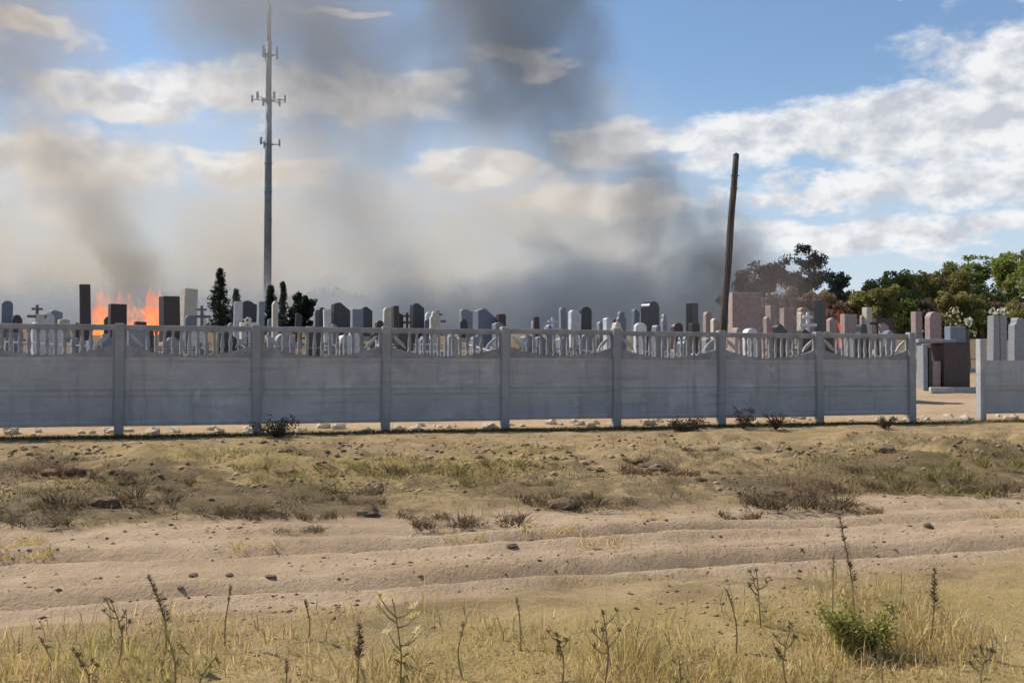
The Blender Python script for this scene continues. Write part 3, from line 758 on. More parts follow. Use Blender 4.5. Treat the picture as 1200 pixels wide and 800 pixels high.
DK = ((.012, .022, .014), (.03, .045, .025)); GR = ((.14, .17, .05), (.24, .26, .08)); OL = ((.21, .19, .06), (.31, .27, .10)); BRN = ((.22, .155, .09), (.31, .21, .125)); YG = ((.20, .23, .05), (.33, .34, .10))
conifer(257, 314, 30, 50, DK, 'tallest dark pointed conifer behind the seventh fence bay from the wicket gap', 1)
conifer(276, 339, 16, 52, DK, 'small dark conifer beside the tallest pointed conifer', 2)
conifer(317, 334, 20, 48, ((.015, .035, .018), (.04, .065, .03)), 'green conifer below the foot of the telecom mast', 3)
conifer(331, 330, 10, 52, ((.015, .035, .018), (.04, .065, .03)), 'thin green conifer sapling next to the green conifer', 4)
broadleaf(351, 344, 32, 48, DK, 'dark rounded bush in the smoke behind the sixth fence bay from the wicket gap', 5, 2.2)
for k, a in enumerate([
    (872, 312, 60, 84, BRN, 'smoke-browned tree beside the leaning wooden pole', 1.0, 0),
    (905, 306, 62, 82, ((.10, .08, .055), (.16, .125, .08)), 'dull brownish green tree right of the smoke-browned tree', 1.0, 0),
    (945, 287, 58, 80, ((.06, .07, .05), (.12, .125, .08)), 'tall thin-topped grey-green tree above the small red fire', .8, 2),
    (975, 318, 44, 78, ((.05, .07, .05), (.09, .11, .07)), 'small rounded blue-green tree beside the dip in the tree line', 1.3, 0),
    (1022, 330, 50, 80, GR, 'low green tree just right of the dip in the tree line', 1.3, 0),
    (1050, 317, 56, 78, GR, 'deep green bushy tree behind the second low green tree', 1.3, 0),
    (1085, 318, 56, 80, OL, 'olive tree with reddish lower leaves behind the pink gravestones', 1.2, 1),
    (1118, 314, 56, 82, OL, 'olive green tree behind the pale yellow flowers', 1.2, 0),
    (1148, 296, 54, 86, GR, 'slender taller green tree behind the short fence run', .9, 2),
    (1000, 340, 46, 82, GR, 'low dark green tree filling the dip in the tree line', 1.4, 0),
    (1068, 323, 50, 84, GR, 'green tree between the deep green bushy tree and the olive trees', 1.3, 0),
    (1102, 320, 50, 85, OL, 'olive tree squeezed between its two olive neighbours', 1.3, 0),
    (1134, 309, 50, 84, GR, 'green tree just before the slender taller tree', 1.3, 0),
    (1182, 295, 60, 80, YG, 'bright yellow-green tree towering over the short fence run', 1.2, 1),
    (1222, 288, 70, 76, YG, 'big yellow-green tree at the far end of the tree line', 1.2, 1)]):
    broadleaf(a[0], a[1], a[2], a[3], a[4], a[5], 20 + k, a[6], a[7])
shr = random.Random(3)
for k in range(15):
    px = 905 + k * 22 + shr.uniform(-6, 6)
    broadleaf(px, shr.uniform(338, 356), shr.uniform(34, 48), shr.uniform(66, 72), [BRN, OL, OL, GR][k % 4] if k > 3 else BRN,
              ['brownish', 'dull olive', 'olive', 'green'][k % 4 if k > 3 else 0] + ' thicket shrub ' + place(px), 60 + k, 1.5)
# far wood behind the smoke
def far_wood():
    r_ = random.Random(9); cen, rad = [], []
    for k in range(420):
        Y = r_.uniform(230, 260); px = r_.uniform(-120, 1320); x = (px - 600) / F * Y; g = 5.0
        hh = 11 + 5 * float(fbm(np.array([px * .01]), np.array([0.]), 1.0, 3, 5)[0]) + r_.uniform(-1, 2)
        for j in range(3): cen.append((x + r_.uniform(-2, 2), Y, g + hh * (.25 + .3 * j) + r_.uniform(-1, 1))); rad.append(r_.uniform(1.6, 2.8))
    o = link('far_woodland', leaf_cloud(cen, rad, 14, .55, ((.03, .045, .025), (.06, .075, .035)), .9, 4), M['leaf'])
    tag(o, 'distant dark woodland fading into the smoke', 'woodland', kind='stuff')
far_wood()

# ------------------------------------------------------------------ grass, weeds, clods
def blades(n, xs, ys, zs, hmin, hmax, wid, cols, bend=0.5, seed=0):
    r_ = np.random.default_rng(seed)
    a = r_.uniform(0, 2 * math.pi, n); h = r_.uniform(hmin, hmax, n); w = wid * r_.uniform(.6, 1.4, n)
    bd = bend * r_.uniform(.1, 1.2, n) * h; ba = r_.uniform(0, 2 * math.pi, n)
    base = np.stack([xs, ys, zs - .01], 1); side = np.stack([np.cos(a), np.sin(a), np.zeros(n)], 1) * w[:, None]
    dv = np.stack([np.cos(ba), np.sin(ba), np.zeros(n)], 1)
    mid = base + dv * (bd * .35)[:, None] + np.array((0, 0, 1)) * (h * .6)[:, None]
    tip = base + dv * bd[:, None] + np.array((0, 0, 1)) * (h * np.sqrt(np.clip(1 - (bd / h) ** 2 * .5, .2, 1)))[:, None]
    v = np.stack([base - side, base + side, mid + side * .7, mid - side * .7, tip], 1).reshape(-1, 3)
    k = np.arange(n)[:, None] * 5
    f = np.concatenate([k + np.array([[0, 1, 2]]), k + np.array([[0, 2, 3]]), k + np.array([[3, 2, 4]])])
    pal = np.asarray(cols); c = pal[r_.integers(0, len(pal), n)] * r_.uniform(.75, 1.25, (n, 1))
    c = np.repeat(np.concatenate([c, np.ones((n, 1))], 1), 5, 0)
    return v, f, c
STRAW = [(.74, .56, .28), (.70, .52, .24), (.60, .45, .20), (.48, .37, .135), (.38, .32, .10), (.44, .30, .16)]
OLIVE = [(.20, .18, .055), (.26, .21, .075), (.15, .15, .045), (.33, .26, .12), (.38, .29, .14)]
def grass_field():
    r_ = np.random.default_rng(21); n = 260000
    xs = r_.uniform(-4.6, 5.2, n); ys = r_.uniform(3.4, 8.2, n); u, s = uv(xs, ys)
    dens = .62 * np.clip((-11.6 - u + 0.5 * fbm(s, u, .8, 3, 7)) / 1.6, 0, 1) ** 1.4 * np.clip(.42 - .05 * xs + 2.6 * fbm(xs, ys, 1.1, 4, 13), .03, 1)
    k = r_.random(n) < dens; xs, ys = xs[k], ys[k]
    clump = np.clip(.5 + 1.9 * fbm(xs, ys, 1.9, 3, 17), .08, 1.4)
    n = len(xs); zs = height(xs, ys)
    v1, f1, c1 = blades(n, xs, ys, zs, .5, 1.0, .0026, STRAW, .9, 3)
    v1 = v1.reshape(-1, 5, 3); b0 = v1[:, :1].mean(1, keepdims=True)
    hh = (.03 + .20 * clump * np.random.default_rng(2).random(n) ** 1.4)[:, None, None]
    base = np.stack([xs, ys, zs - .01], 1)[:, None]
    side = (v1[:, 1:2] - v1[:, 0:1]) * .5; mid = (v1[:, 2:3] + v1[:, 3:4]) * .5 - base; tip = v1[:, 4:5] - base
    v1 = np.concatenate([base - side, base + side, base + mid * hh + side * .8, base + mid * hh - side * .8, base + tip * hh], 1)
    g = fbm(xs, ys, .6, 3, 19); olive = np.repeat(np.clip((g - .02) * 5, 0, 1), 5)[:, None]
    c1[:, :3] = c1[:, :3] * (1 - olive) + c1[:, :3] * olive * np.array((.72, .84, .45))
    o = link('dry_grass', mesh_np(v1.reshape(-1, 3), f1, 'dry_grass', c1), M['grass'])
    tag(o, 'dry straw and olive grass along the near edge of the dirt track', 'grass', kind='stuff')
    # thin ground cover on the bank; dense fence-foot blades deepen the shadow line
    n = 420000; xs = r_.uniform(-9, 12, n); ys = r_.uniform(7.5, 21, n); u, s = uv(xs, ys)
    g, l = patches(xs, ys)
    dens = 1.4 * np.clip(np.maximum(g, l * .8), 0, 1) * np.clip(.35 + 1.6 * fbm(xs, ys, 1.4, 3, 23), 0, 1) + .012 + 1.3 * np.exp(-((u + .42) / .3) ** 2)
    k = (r_.random(n) < dens * .8) & (u > -8.6) & (u < -.12); xs, ys, g, l = xs[k], ys[k], g[k], l[k]; n = len(xs); zs = height(xs, ys)
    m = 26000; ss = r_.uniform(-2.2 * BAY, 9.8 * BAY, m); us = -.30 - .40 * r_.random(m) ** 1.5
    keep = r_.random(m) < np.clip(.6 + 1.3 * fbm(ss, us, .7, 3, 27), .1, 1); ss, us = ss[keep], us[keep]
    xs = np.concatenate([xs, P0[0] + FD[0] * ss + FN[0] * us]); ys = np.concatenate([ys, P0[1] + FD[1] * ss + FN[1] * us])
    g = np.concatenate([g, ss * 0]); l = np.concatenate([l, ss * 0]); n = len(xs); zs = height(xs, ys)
    v, f, c = blades(n, xs, ys, zs, .025, .085, .004, OLIVE, 1.2, 9)
    foot_shade = np.repeat(np.exp(-((uv(xs, ys)[0] + .42) / .26) ** 2), 5)[:, None]; c[:, :3] *= (1 - .7 * foot_shade)  # blades darkened at the fence foot to stand for its shadow
    br = np.repeat(np.clip(l - g, 0, 1), 5)[:, None]
    c[:, :3] = c[:, :3] * (1 - br) + br * c[:, :3].mean(1, keepdims=True) * np.array((1.0, .72, .46)) * .9
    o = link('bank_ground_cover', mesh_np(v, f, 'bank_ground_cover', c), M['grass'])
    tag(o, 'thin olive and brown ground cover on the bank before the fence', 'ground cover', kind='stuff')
grass_field()

def tuft_mesh(seed, pal, n=60, r=.16, h=(.03, .15)):
    r_ = np.random.default_rng(seed); a = r_.uniform(0, 6.28, n); q = r * np.sqrt(r_.random(n))
    v, f, c = blades(n, q * np.cos(a), q * np.sin(a), np.zeros(n), h[0], h[1], .003, pal, 1.1, seed)
    return mesh_np(v, f, 'tuft', c)
BROWN = [(.12, .085, .05), (.17, .12, .07), (.09, .065, .035), (.22, .165, .09)]
RED = [(.16, .085, .05), (.21, .12, .075), (.12, .065, .04)]
tm = {'olive': [tuft_mesh(k, OLIVE, 240) for k in range(3)], 'brown': [tuft_mesh(10 + k, BROWN, 260) for k in range(3)],
      'reddish': [tuft_mesh(20 + k, RED, 260, .2, (.03, .12)) for k in range(2)], 'straw': [tuft_mesh(30 + k, STRAW, 160) for k in range(2)]}
tr = random.Random(17)
def bay_at(x, y):
    i = uv(x, y)[1] / BAY
    if i > 7: return 'wicket gap' if i < 7.8 else 'short fence run past the gap'
    return ORD[min(10, max(1, int(math.ceil(7 - i))))] + ' bay from the wicket gap'
def tuft(px, py, kind, sc):
    x, y = ray_ground(px, py)
    o = link('weed_tuft', tr.choice(tm[kind]), M['grass'], None, (x, y, hgt(x, y)), (0, 0, tr.uniform(0, 6.28)))
    o.scale = (sc * tr.uniform(1.2, 2.0), sc * tr.uniform(1, 1.5), sc * tr.uniform(.4, .8))
    tag(o, {'olive': 'low olive green weed tuft on bank facing the ' + bay_at(x, y), 'brown': 'dark brown dead weed tuft on bank facing the ' + bay_at(x, y),
            'reddish': 'flattened reddish dead weed tuft on bank facing the ' + bay_at(x, y), 'straw': 'pale straw weed tuft by the track facing the ' + bay_at(x, y)}[kind], 'weed tuft', kind + ' weed tufts')
for px, py, k, s in [(60,552,'reddish',1.4),(78,556,'reddish',1.2),(100,550,'reddish',1.2),(130,560,'brown',1),(165,556,'brown',.9),(75,592,'brown',1.3),(115,588,'brown',1.5),(180,588,'brown',1.3),
        (215,575,'brown',1.1),(240,565,'brown',1),(260,600,'brown',1.2),(285,600,'brown',1.3),(310,605,'brown',1.1),(320,563,'olive',1.2),(362,560,'olive',1.1),(375,585,'brown',1.2),(372,606,'brown',1),
        (413,578,'brown',1.1),(430,590,'brown',1.1),(485,552,'brown',1.2),(520,550,'olive',1.4),(495,605,'brown',1.3),(520,616,'brown',1),(575,612,'brown',1.6),(560,565,'olive',1.2),(350,622,'brown',.9),
        (628,568,'brown',.9),(655,590,'brown',1.6),(672,586,'brown',1.3),(720,590,'brown',1.2),(755,550,'reddish',1.3),(775,556,'reddish',1.3),(745,540,'brown',.8),(850,555,'brown',1.1),(865,607,'brown',1.1),
        (912,590,'brown',1.9),(935,592,'brown',1.8),(960,590,'brown',1.6),(950,570,'reddish',1.5),(1000,575,'reddish',1.5),(1040,570,'brown',1.5),(1060,560,'olive',1.7),(1085,575,'olive',1.7),(1110,560,'olive',1.6),
        (1130,580,'olive',1.6),(1150,572,'brown',1.8),(1175,545,'olive',1.9),(1190,580,'brown',1.6),(1095,545,'olive',1.6),(1120,535,'olive',1.5),(1150,530,'olive',1.5),(1020,550,'brown',1.3),(1040,530,'brown',1),
        (700,635,'straw',.9),(640,622,'straw',.9),(10,640,'straw',1.2),(30,650,'straw',1.1),(545,632,'straw',.9),(20,598,'brown',1.4),(45,612,'brown',1.2),(1170,605,'straw',.9),(760,605,'straw',.9),(300,640,'straw',.8),
        (340,556,'olive',1.1),(295,550,'olive',1.1),(455,556,'olive',1.2),(590,545,'olive',1.2),(400,548,'olive',1.2),(640,545,'olive',.9),(820,528,'brown',.9),(1010,600,'brown',1)]:
    tuft(px, py, k, s * .85)

def clod_mesh(seed):
    bm = bmesh.new(); bmesh.ops.create_icosphere(bm, subdivisions=2, radius=1)
    r_ = random.Random(seed); o_ = Vector((r_.uniform(0, 50), r_.uniform(0, 50), 0))
    from mathutils import noise as mn
    for v in bm.verts:
        v.co *= 1 + .45 * mn.noise(v.co * 1.3 + o_) + .2 * mn.noise(v.co * 3 + o_); v.co.z *= .6
    return mesh_bm(bm, 'clod')
cms = [clod_mesh(k) for k in range(4)]
cms_s = [clod_mesh(20 + k) for k in range(4)]
for px, py, s in [(228,674,.035),(270,674,.03),(318,675,.035),(213,688,.025),(770,550,.12),(745,542,.09),(755,547,.08),(60,556,.12),(90,552,.1),(125,590,.12),
                  (660,592,.14),(905,580,.12),(1038,528,.12),(600,640,.05),(985,617,.05),(1085,616,.05),(430,602,.1),(330,556,.08),(1110,574,.12),(700,551,.07),(820,563,.07)]:
    x, y = ray_ground(px, py)
    o = link('dirt_clod', tr.choice(cms), M['clod'], None, (x, y, hgt(x, y) + s * .12), (0, 0, tr.uniform(0, 6)))
    o.scale = (s * tr.uniform(.8, 1.3), s * .8, s * tr.uniform(.5, .8))
    trk = -12 < uv(x, y)[0] < -8.5
    tag(o, ('dark clod of earth on the track facing the ' if trk else 'dark clod of earth on weedy bank facing the ') + bay_at(x, y), 'clod', 'clods on the track' if trk else 'clods on the bank')
# pale stones along the foot of the fence
for k in range(80):
    i = tr.uniform(-.9, 8.6); p = fence_pt(i) + FN * tr.uniform(.15, .7); s = tr.uniform(.035, .10)
    o = link('foot_stone', tr.choice(cms_s), M['stone'], None, (p[0], p[1], hgt(*p) + s * .2), (tr.uniform(-.4, .4), tr.uniform(-.4, .4), tr.uniform(0, 6)))
    o.scale = (s * tr.uniform(.9, 1.5), s, s * tr.uniform(.9, 1.5))
    inside = 7.0 < i < G_R
    tag(o, 'pale rubble stone lying in the wicket gap' if inside else 'pale rubble stone behind the foot of the ' + bay_at(*fence_pt(i)), 'stone', 'rubble stones in the gap' if inside else 'rubble stones at the fence foot')

for k in range(14):
    p = fence_pt(tr.uniform(7.08, 7.72)) + FN * tr.uniform(.2, 3.2); s = tr.uniform(.03, .09)
    o = link('foot_stone', tr.choice(cms_s), M['stone'], None, (p[0], p[1], hgt(*p) + s * .2), (tr.uniform(-.4, .4), tr.uniform(-.4, .4), tr.uniform(0, 6)))
    o.scale = (s * tr.uniform(.9, 1.5), s, s * tr.uniform(.8, 1.3))
    tag(o, 'pale rubble stone lying in the wicket gap', 'stone', 'rubble stones in the gap')
# small pale gravel and crumbs everywhere near
def crumbs():
    r_ = np.random.default_rng(77); n = 24000
    xs = r_.uniform(-7, 9, n); ys = r_.uniform(4.2, 17, n); u, s = uv(xs, ys)
    k = (u < -.3) & (r_.random(n) < np.clip(.35 + 1.2 * fbm(xs, ys, .8, 3, 29), .05, 1)); xs, ys = xs[k], ys[k]; n = len(xs)
    zs = height(xs, ys); bk = np.exp(-((uv(xs, ys)[0] + 5.3) / 2.6) ** 2); s = .006 + (.016 + .036 * bk) * r_.random(n) ** 3
    oct_ = np.array([(1, 0, 0), (-1, 0, 0), (0, 1, 0), (0, -1, 0), (0, 0, 1), (0, 0, -1)], float)
    v = np.stack([xs, ys, zs], 1)[:, None] + oct_[None] * s[:, None, None] * r_.uniform(.6, 1.3, (n, 6, 1)) * (1.2, 1.2, .7)
    fc = np.array([(0, 2, 4), (2, 1, 4), (1, 3, 4), (3, 0, 4), (2, 0, 5), (1, 2, 5), (3, 1, 5), (0, 3, 5)])
    f = (np.arange(n)[:, None, None] * 6 + fc[None]).reshape(-1, 3)
    c = np.array((.27, .18, .105)) * r_.uniform(.5, 1.6, (n, 1)); c = np.repeat(np.concatenate([c, np.ones((n, 1))], 1), 6, 0)
    tag(link('loose_crumbs', mesh_np(v.reshape(-1, 3), f, 'crumbs', c), vcol_mat('crumb', .95, 0)), 'loose crumbs of earth and gravel on track and bank', 'gravel', kind='stuff')
crumbs()

# dark dead bushes against the fence
def dead_bush(px, py, wpx, hpx, seed, label, pal):
    x, y = ray_ground(px, py); p = np.array((x, y)); u, s = uv(x, y)
    if u > -.22: p = p - FN * (u + .22)
    x, y = float(p[0]), float(p[1]); g = hgt(x, y); w = wpx / F * y; h = hpx / F * y
    root = empty('dead_bush', (x, y, g)); tag(root, label, 'bush', 'dead bushes at the foot of the fence')
    r_ = random.Random(seed); bm = bmesh.new(); cen, rad = [], []
    for k in range(16):
        a = r_.uniform(0, 6.28); e = Vector((w * .5 * math.cos(a) * r_.uniform(.3, 1), .2 * math.sin(a) - .05, h * r_.uniform(.4, 1)))
        tube_bm(bm, [(0, 0, -.02), e * .5 + Vector((0, 0, .03)), e], [.010, .007, .003], 4); cen.append(tuple(e)); rad.append(w * .16); cen.append(tuple(e * .55)); rad.append(w * .18)
    link('twigs', mesh_bm(bm), M['bark'], root)
    link('leaves', leaf_cloud(cen, rad, 1500, .016, pal, .8, seed), M['leaf'], root)
CH = ((.02, .018, .018), (.05, .042, .036)); BR = ((.04, .028, .02), (.09, .06, .035))
dead_bush(324, 512, 54, 22, 1, 'dark charred bush heap at the foot of the sixth fence bay from the wicket gap', CH)
dead_bush(870, 502, 26, 26, 2, 'dark brown dead bush beside the post near the leaning pole', BR)
dead_bush(908, 503, 30, 18, 3, 'low dark brown dead bush at the second fence bay from the wicket gap', BR)
dead_bush(1035, 502, 24, 14, 4, 'small dark dead bush at the foot of the first fence bay from the wicket gap', BR)
dead_bush(800, 505, 50, 14, 5, 'spreading brown dead bush at the third fence bay from the wicket gap', BR)

# foreground weeds
def leaf_shape(bm, base, d, L, w, droop=.3, lay=None, col=None):
    d = Vector(d).normalized(); side = d.cross(Vector((0, 0, 1))).normalized()
    base = Vector(base); m = base + d * L * .5 + Vector((0, 0, .05 * L)); t = base + d * L + Vector((0, 0, -droop * L))
    v = [bm.verts.new(base), bm.verts.new(m + side * w), bm.verts.new(t), bm.verts.new(m - side * w)]
    bm.faces.new((v[0], v[1], v[3])); bm.faces.new((v[1], v[2], v[3]))
def colour_mesh(me, c1, c2, seed):
    r_ = np.random.default_rng(seed); n = len(me.vertices); k = r_.random((n, 1))
    c = np.asarray(c1) * (1 - k) + np.asarray(c2) * k
    at_ = me.color_attributes.new('Col', 'FLOAT_COLOR', 'POINT'); at_.data.foreach_set('color', np.concatenate([c, np.ones((n, 1))], 1).astype(np.float32).ravel())
    return me
def weed(px, ytop, Y, kind, label, seed, name='dry_weed'):
    r_ = random.Random(seed); x = (px - 600) / F * Y; g = hgt(x, Y); h = HC + (HOR - ytop) / F * Y - g
    root = empty(name, (x, Y, g), r_.uniform(-.5, .5)); tag(root, label, 'weed', 'tall weeds along the near edge of the track')
    lx = r_.uniform(-.14, .14) * h; wv = r_.uniform(-.03, .03); P = lambda t: Vector((lx * t * t + wv * math.sin(4 * t), .02 * math.sin(3 * t), h * t))
    bm = bmesh.new(); tube_bm(bm, [P(t) if t else (0, 0, -.04) for t in (0, .25, .5, .75, 1)], [.0045, .004, .0036, .003, .002], 6)
    if kind in ('thistle', 'branch'):
        ends = []
        for k in range(7 if kind == 'thistle' else 5):
            t = r_.uniform(.5, .9); a = r_.choice((0, math.pi)) + r_.uniform(-.7, .7); s = P(t); e = s + Vector((math.cos(a) * h * r_.uniform(.08, .2), math.sin(a) * .06, h * r_.uniform(.05, .2)))
            tube_bm(bm, [s, s.lerp(e, .5) + Vector((0, 0, -.01)), e], [.0035, .003, .002], 5); ends.append(e)
        ends.append(P(1.0))
    link('stem', colour_mesh(mesh_bm(bm), (.30, .23, .11), (.42, .33, .16), seed), M['stem'], root)
    if kind == 'spike':
        bm = bmesh.new(); n = 130
        for k in range(n):
            t = r_.uniform(.48, 1.0); a = r_.uniform(0, 6.28); s = P(t); rr = .022 * (1.15 - t) * 2
            leaf_shape(bm, s, (math.cos(a), math.sin(a), .5), .012 + rr, .005, .0)
        link('seed_spike', colour_mesh(mesh_bm(bm), (.15, .10, .065), (.28, .20, .13), seed), M['stem'], root)
    if kind in ('thistle', 'branch'):
        for e in ends:
            bm = bmesh.new()
            for k in range(22):
                a = r_.uniform(0, 6.28); leaf_shape(bm, e, (math.cos(a), math.sin(a), r_.uniform(-.2, 1.6)), r_.uniform(.012, .03) * (1.7 if kind == 'thistle' else 1), .0045 if kind == 'thistle' else .0035, 0)
            pale = kind == 'thistle' and r_.random() < .75
            link('seed_head', colour_mesh(mesh_bm(bm), (.70, .58, .30) if pale else (.13, .10, .05), (.82, .72, .44) if pale else (.22, .17, .09), seed), M['stem'], root)
    nl = {'spike': 8, 'thistle': 30, 'branch': 8, 'bent': 34, 'thin': 4}[kind]
    gc = ((.20, .19, .06), (.32, .27, .11)) if kind in ('thistle', 'bent') else ((.34, .26, .12), (.46, .36, .18))
    for k in range(nl):
        t = r_.uniform(.05, .55 if kind != 'bent' else .95); a = r_.uniform(0, 6.28); bm = bmesh.new()
        leaf_shape(bm, P(t), (math.cos(a), math.sin(a), .5), r_.uniform(.05, .11), r_.uniform(.004, .009), r_.uniform(.1, .8))
        link('leaf', colour_mesh(mesh_bm(bm), gc[0], gc[1], seed + k), M['stem'], root)
    if kind == 'thin':
        bm = bmesh.new()
        for k in range(40):
            t = r_.uniform(.72, 1.0); a = r_.uniform(0, 6.28); leaf_shape(bm, P(t), (math.cos(a), math.sin(a), 1), .02, .0035, 0)
        link('seed_head', colour_mesh(mesh_bm(bm), (.17, .13, .08), (.30, .23, .14), seed), M['stem'], root)
for k, a in enumerate([
    (465, 700, 4.3, 'thistle', 'thistle with pale yellow seed heads and a branching olive stem'),
    (191, 672, 4.9, 'spike', 'dark brown upright seed spike on the verge of the track'),
    (267, 684, 5.2, 'thin', 'thin straight dry stalk a step from the dark seed spike'),
    (363, 703, 5.3, 'thin', 'short thin stalk with a small dark tip beside the track'),
    (418, 728, 4.5, 'spike', 'stubby brown seed spike beside the pale thistle'),
    (205, 738, 4.5, 'bent', 'leafy olive weed with bent leaves below the dark seed spike'),
    (243, 765, 4.35, 'bent', 'small leafy weed beside the bent olive weed'),
    (137, 705, 4.8, 'branch', 'thin branching dry weed with dark buds'),
    (703, 718, 4.5, 'branch', 'branching brown dry weed alone on the verge'),
    (795, 765, 4.4, 'bent', 'low leafy dry weed with curled leaves'),
    (658, 742, 4.7, 'branch', 'pale-stalked branching weed on the straw verge'),
    (997, 598, 5.2, 'spike', 'tallest dark stalk rising out of the green clump'),
    (972, 648, 5.3, 'thin', 'faint thin stalk beside the tallest dark stalk'),
    (1085, 664, 5.2, 'spike', 'short dark seed spike to the side of the green clump'),
    (860, 690, 5.1, 'thin', 'slender dry stalk between the green clump and the lone branching weed'),
    (925, 735, 4.5, 'branch', 'small branching weed in front of the green clump'),
    (1030, 750, 4.5, 'thin', 'dry stalk standing in front of the green clump'),
    (890, 668, 5.6, 'branch', 'brown twiggy weed at the edge of the sandy track'),
    (545, 728, 4.8, 'thin', 'lone thin stalk on the verge past the thistle'),
    (60, 745, 4.6, 'thin', 'thin stalk in the greenest corner of the verge'),
    (100, 760, 4.4, 'branch', 'tangled dry weed in the straw grass'),
    (335, 770, 4.3, 'thin', 'thin stalk in thick straw grass'),
    (1150, 760, 4.5, 'branch', 'brown branching weed on the bare verge'),
    (610, 700, 5.2, 'thin', 'short pale stalk by the wheel rut')]):
    weed(a[0], a[1], a[2], a[3], a[4], 100 + k)
# green clump
def green_clump():
    Y = 5.1; x = (1000 - 600) / F * Y; g = hgt(x, Y)
    root = empty('green_bush', (x, Y, g)); tag(root, 'low rounded green bush growing on the straw verge beside the track', 'bush')
    r_ = random.Random(3); bm = bmesh.new(); cen, rad = [], []
    for k in range(34):
        a = r_.uniform(0, 6.28); e = Vector((.21 * math.cos(a) * r_.uniform(.3, 1), .12 * math.sin(a) * r_.uniform(.3, 1), r_.uniform(.07, .22)))
        tube_bm(bm, [(0, 0, -.02), e * .5, e], [.004, .003, .0015], 4); cen.append(tuple(e * .95)); rad.append(.05); cen.append(tuple(e * .6)); rad.append(.06)
    link('twigs', colour_mesh(mesh_bm(bm), (.12, .10, .04), (.2, .17, .07), 1), M['stem'], root)
    link('leaves', leaf_cloud(cen, rad, 9000, .008, ((.26, .25, .06), (.42, .38, .13)), 1.0, 5), M['leaf'], root)
green_clump()

# ------------------------------------------------------------------ fire
def flame_material(name, c_lo, c_hi, s):
    m = bpy.data.materials.new(name); m.use_nodes = True; nt = m.node_tree; nt.nodes.clear()
    co = coord(nt); sp = nt.nodes.new('ShaderNodeSeparateXYZ'); nt.links.new(co.s, sp.inputs[0])
    n = noise(nt, co, 2.2, 4, 0.6, 0.6)
    oi = nt.nodes.new('ShaderNodeObjectInfo'); rd = X(nt, oi.outputs['Random'])
    f = (X(nt, sp.outputs[2]) * 0.30 + (n - .5) * 2.6 + (rd - .5) * 1.3).clamp()
    e = nt.nodes.new('ShaderNodeEmission'); nt.links.new(mixc(nt, f, c_lo, c_hi).s, e.inputs[0]); e.inputs[1].default_value = s
    t = nt.nodes.new('ShaderNodeBsdfTransparent'); mx = nt.nodes.new('ShaderNodeMixShader'); o = nt.nodes.new('ShaderNodeOutputMaterial')
    nt.links.new(((n.step(.40, .66) * .17 + .012) * X(nt, sp.outputs[2]).step(.8, 3.0, 1.0, .12)).s, mx.inputs[0]); nt.links.new(t.outputs[0], mx.inputs[1]); nt.links.new(e.outputs[0], mx.inputs[2]); nt.links.new(mx.outputs[0], o.inputs[0])
    return m
def fire(px0, px1, ytop, Y, mat, label, seed, n):
    r_ = random.Random(seed); x0 = (px0 - 600) / F * Y; x1 = (px1 - 600) / F * Y; cx_ = (x0 + x1) / 2; g = hgt(cx_, Y); H = HC + (HOR - ytop) / F * Y - g
    root = empty('fire', (cx_, Y, g)); tag(root, label, 'fire', 'fires burning in the cemetery')
    for k in range(n):
        x = r_.uniform(x0, x1) - cx_; y = r_.uniform(-.8, .8); e = 1 - abs(x) / (x1 - x0)
        h = H * (.45 + .55 * r_.random() ** 1.6) * (.75 + .25 * math.sin(9 * x + seed)); w = (x1 - x0) * r_.uniform(.05, .15) * (1.25 - .6 * h / H); sw = r_.uniform(-.35, .1)
        bm = bmesh.new(); T = [0, .1, .25, .45, .65, .82, .95, 1]; Wd = [.6, .9, 1, .85, .6, .35, .12, .01]
        tube_bm(bm, [(sw * t * t * 1.2 + .08 * math.sin(6 * t + k), .05 * math.sin(5 * t), h * t - .1) for t in T], [w * q for q in Wd], 8)
        link('flame', mesh_bm(bm, smooth=True), mat, root, (x, y, 0))
fire(114, 187, 322, 46, flame_material('flame', (1.0, .34, .085), (.86, .14, .07), 1.25), 'large orange fire burning behind the eighth fence bay from the wicket gap', 4, 90)
fire(966, 994, 347, 50, flame_material('flame_red', (.95, .22, .08), (.75, .07, .05), .95), 'small red fire burning among the pink gravestones', 6, 40)

# ------------------------------------------------------------------ smoke
def smooth_pts(pts, n=22):
    P_ = np.array(pts, float); t = np.linspace(0, 1, len(P_)); tt = np.linspace(0, 1, n)
    out = []
    for c_ in range(P_.shape[1]):
        v = P_[:, c_]; k = np.interp(tt, t, v)
        for _ in range(2): k[1:-1] = (k[:-2] + 2 * k[1:-1] + k[2:]) / 4
        out.append(k)
    return np.stack(out, 1)

def volume_mat(name, col, absorb, fn, aniso=0.0):
    m = bpy.data.materials.new(name); m.use_nodes = True; nt = m.node_tree; nt.nodes.clear()
    o = nt.nodes.new('ShaderNodeOutputMaterial'); v = nt.nodes.new('ShaderNodeVolumePrincipled')
    v.inputs['Color'].default_value = (*col, 1); v.inputs['Absorption Color'].default_value = (*absorb, 1); v.inputs['Anisotropy'].default_value = aniso
    nt.links.new(fn(nt).s, v.inputs['Density']); nt.links.new(v.outputs[0], o.inputs['Volume'])
    return m

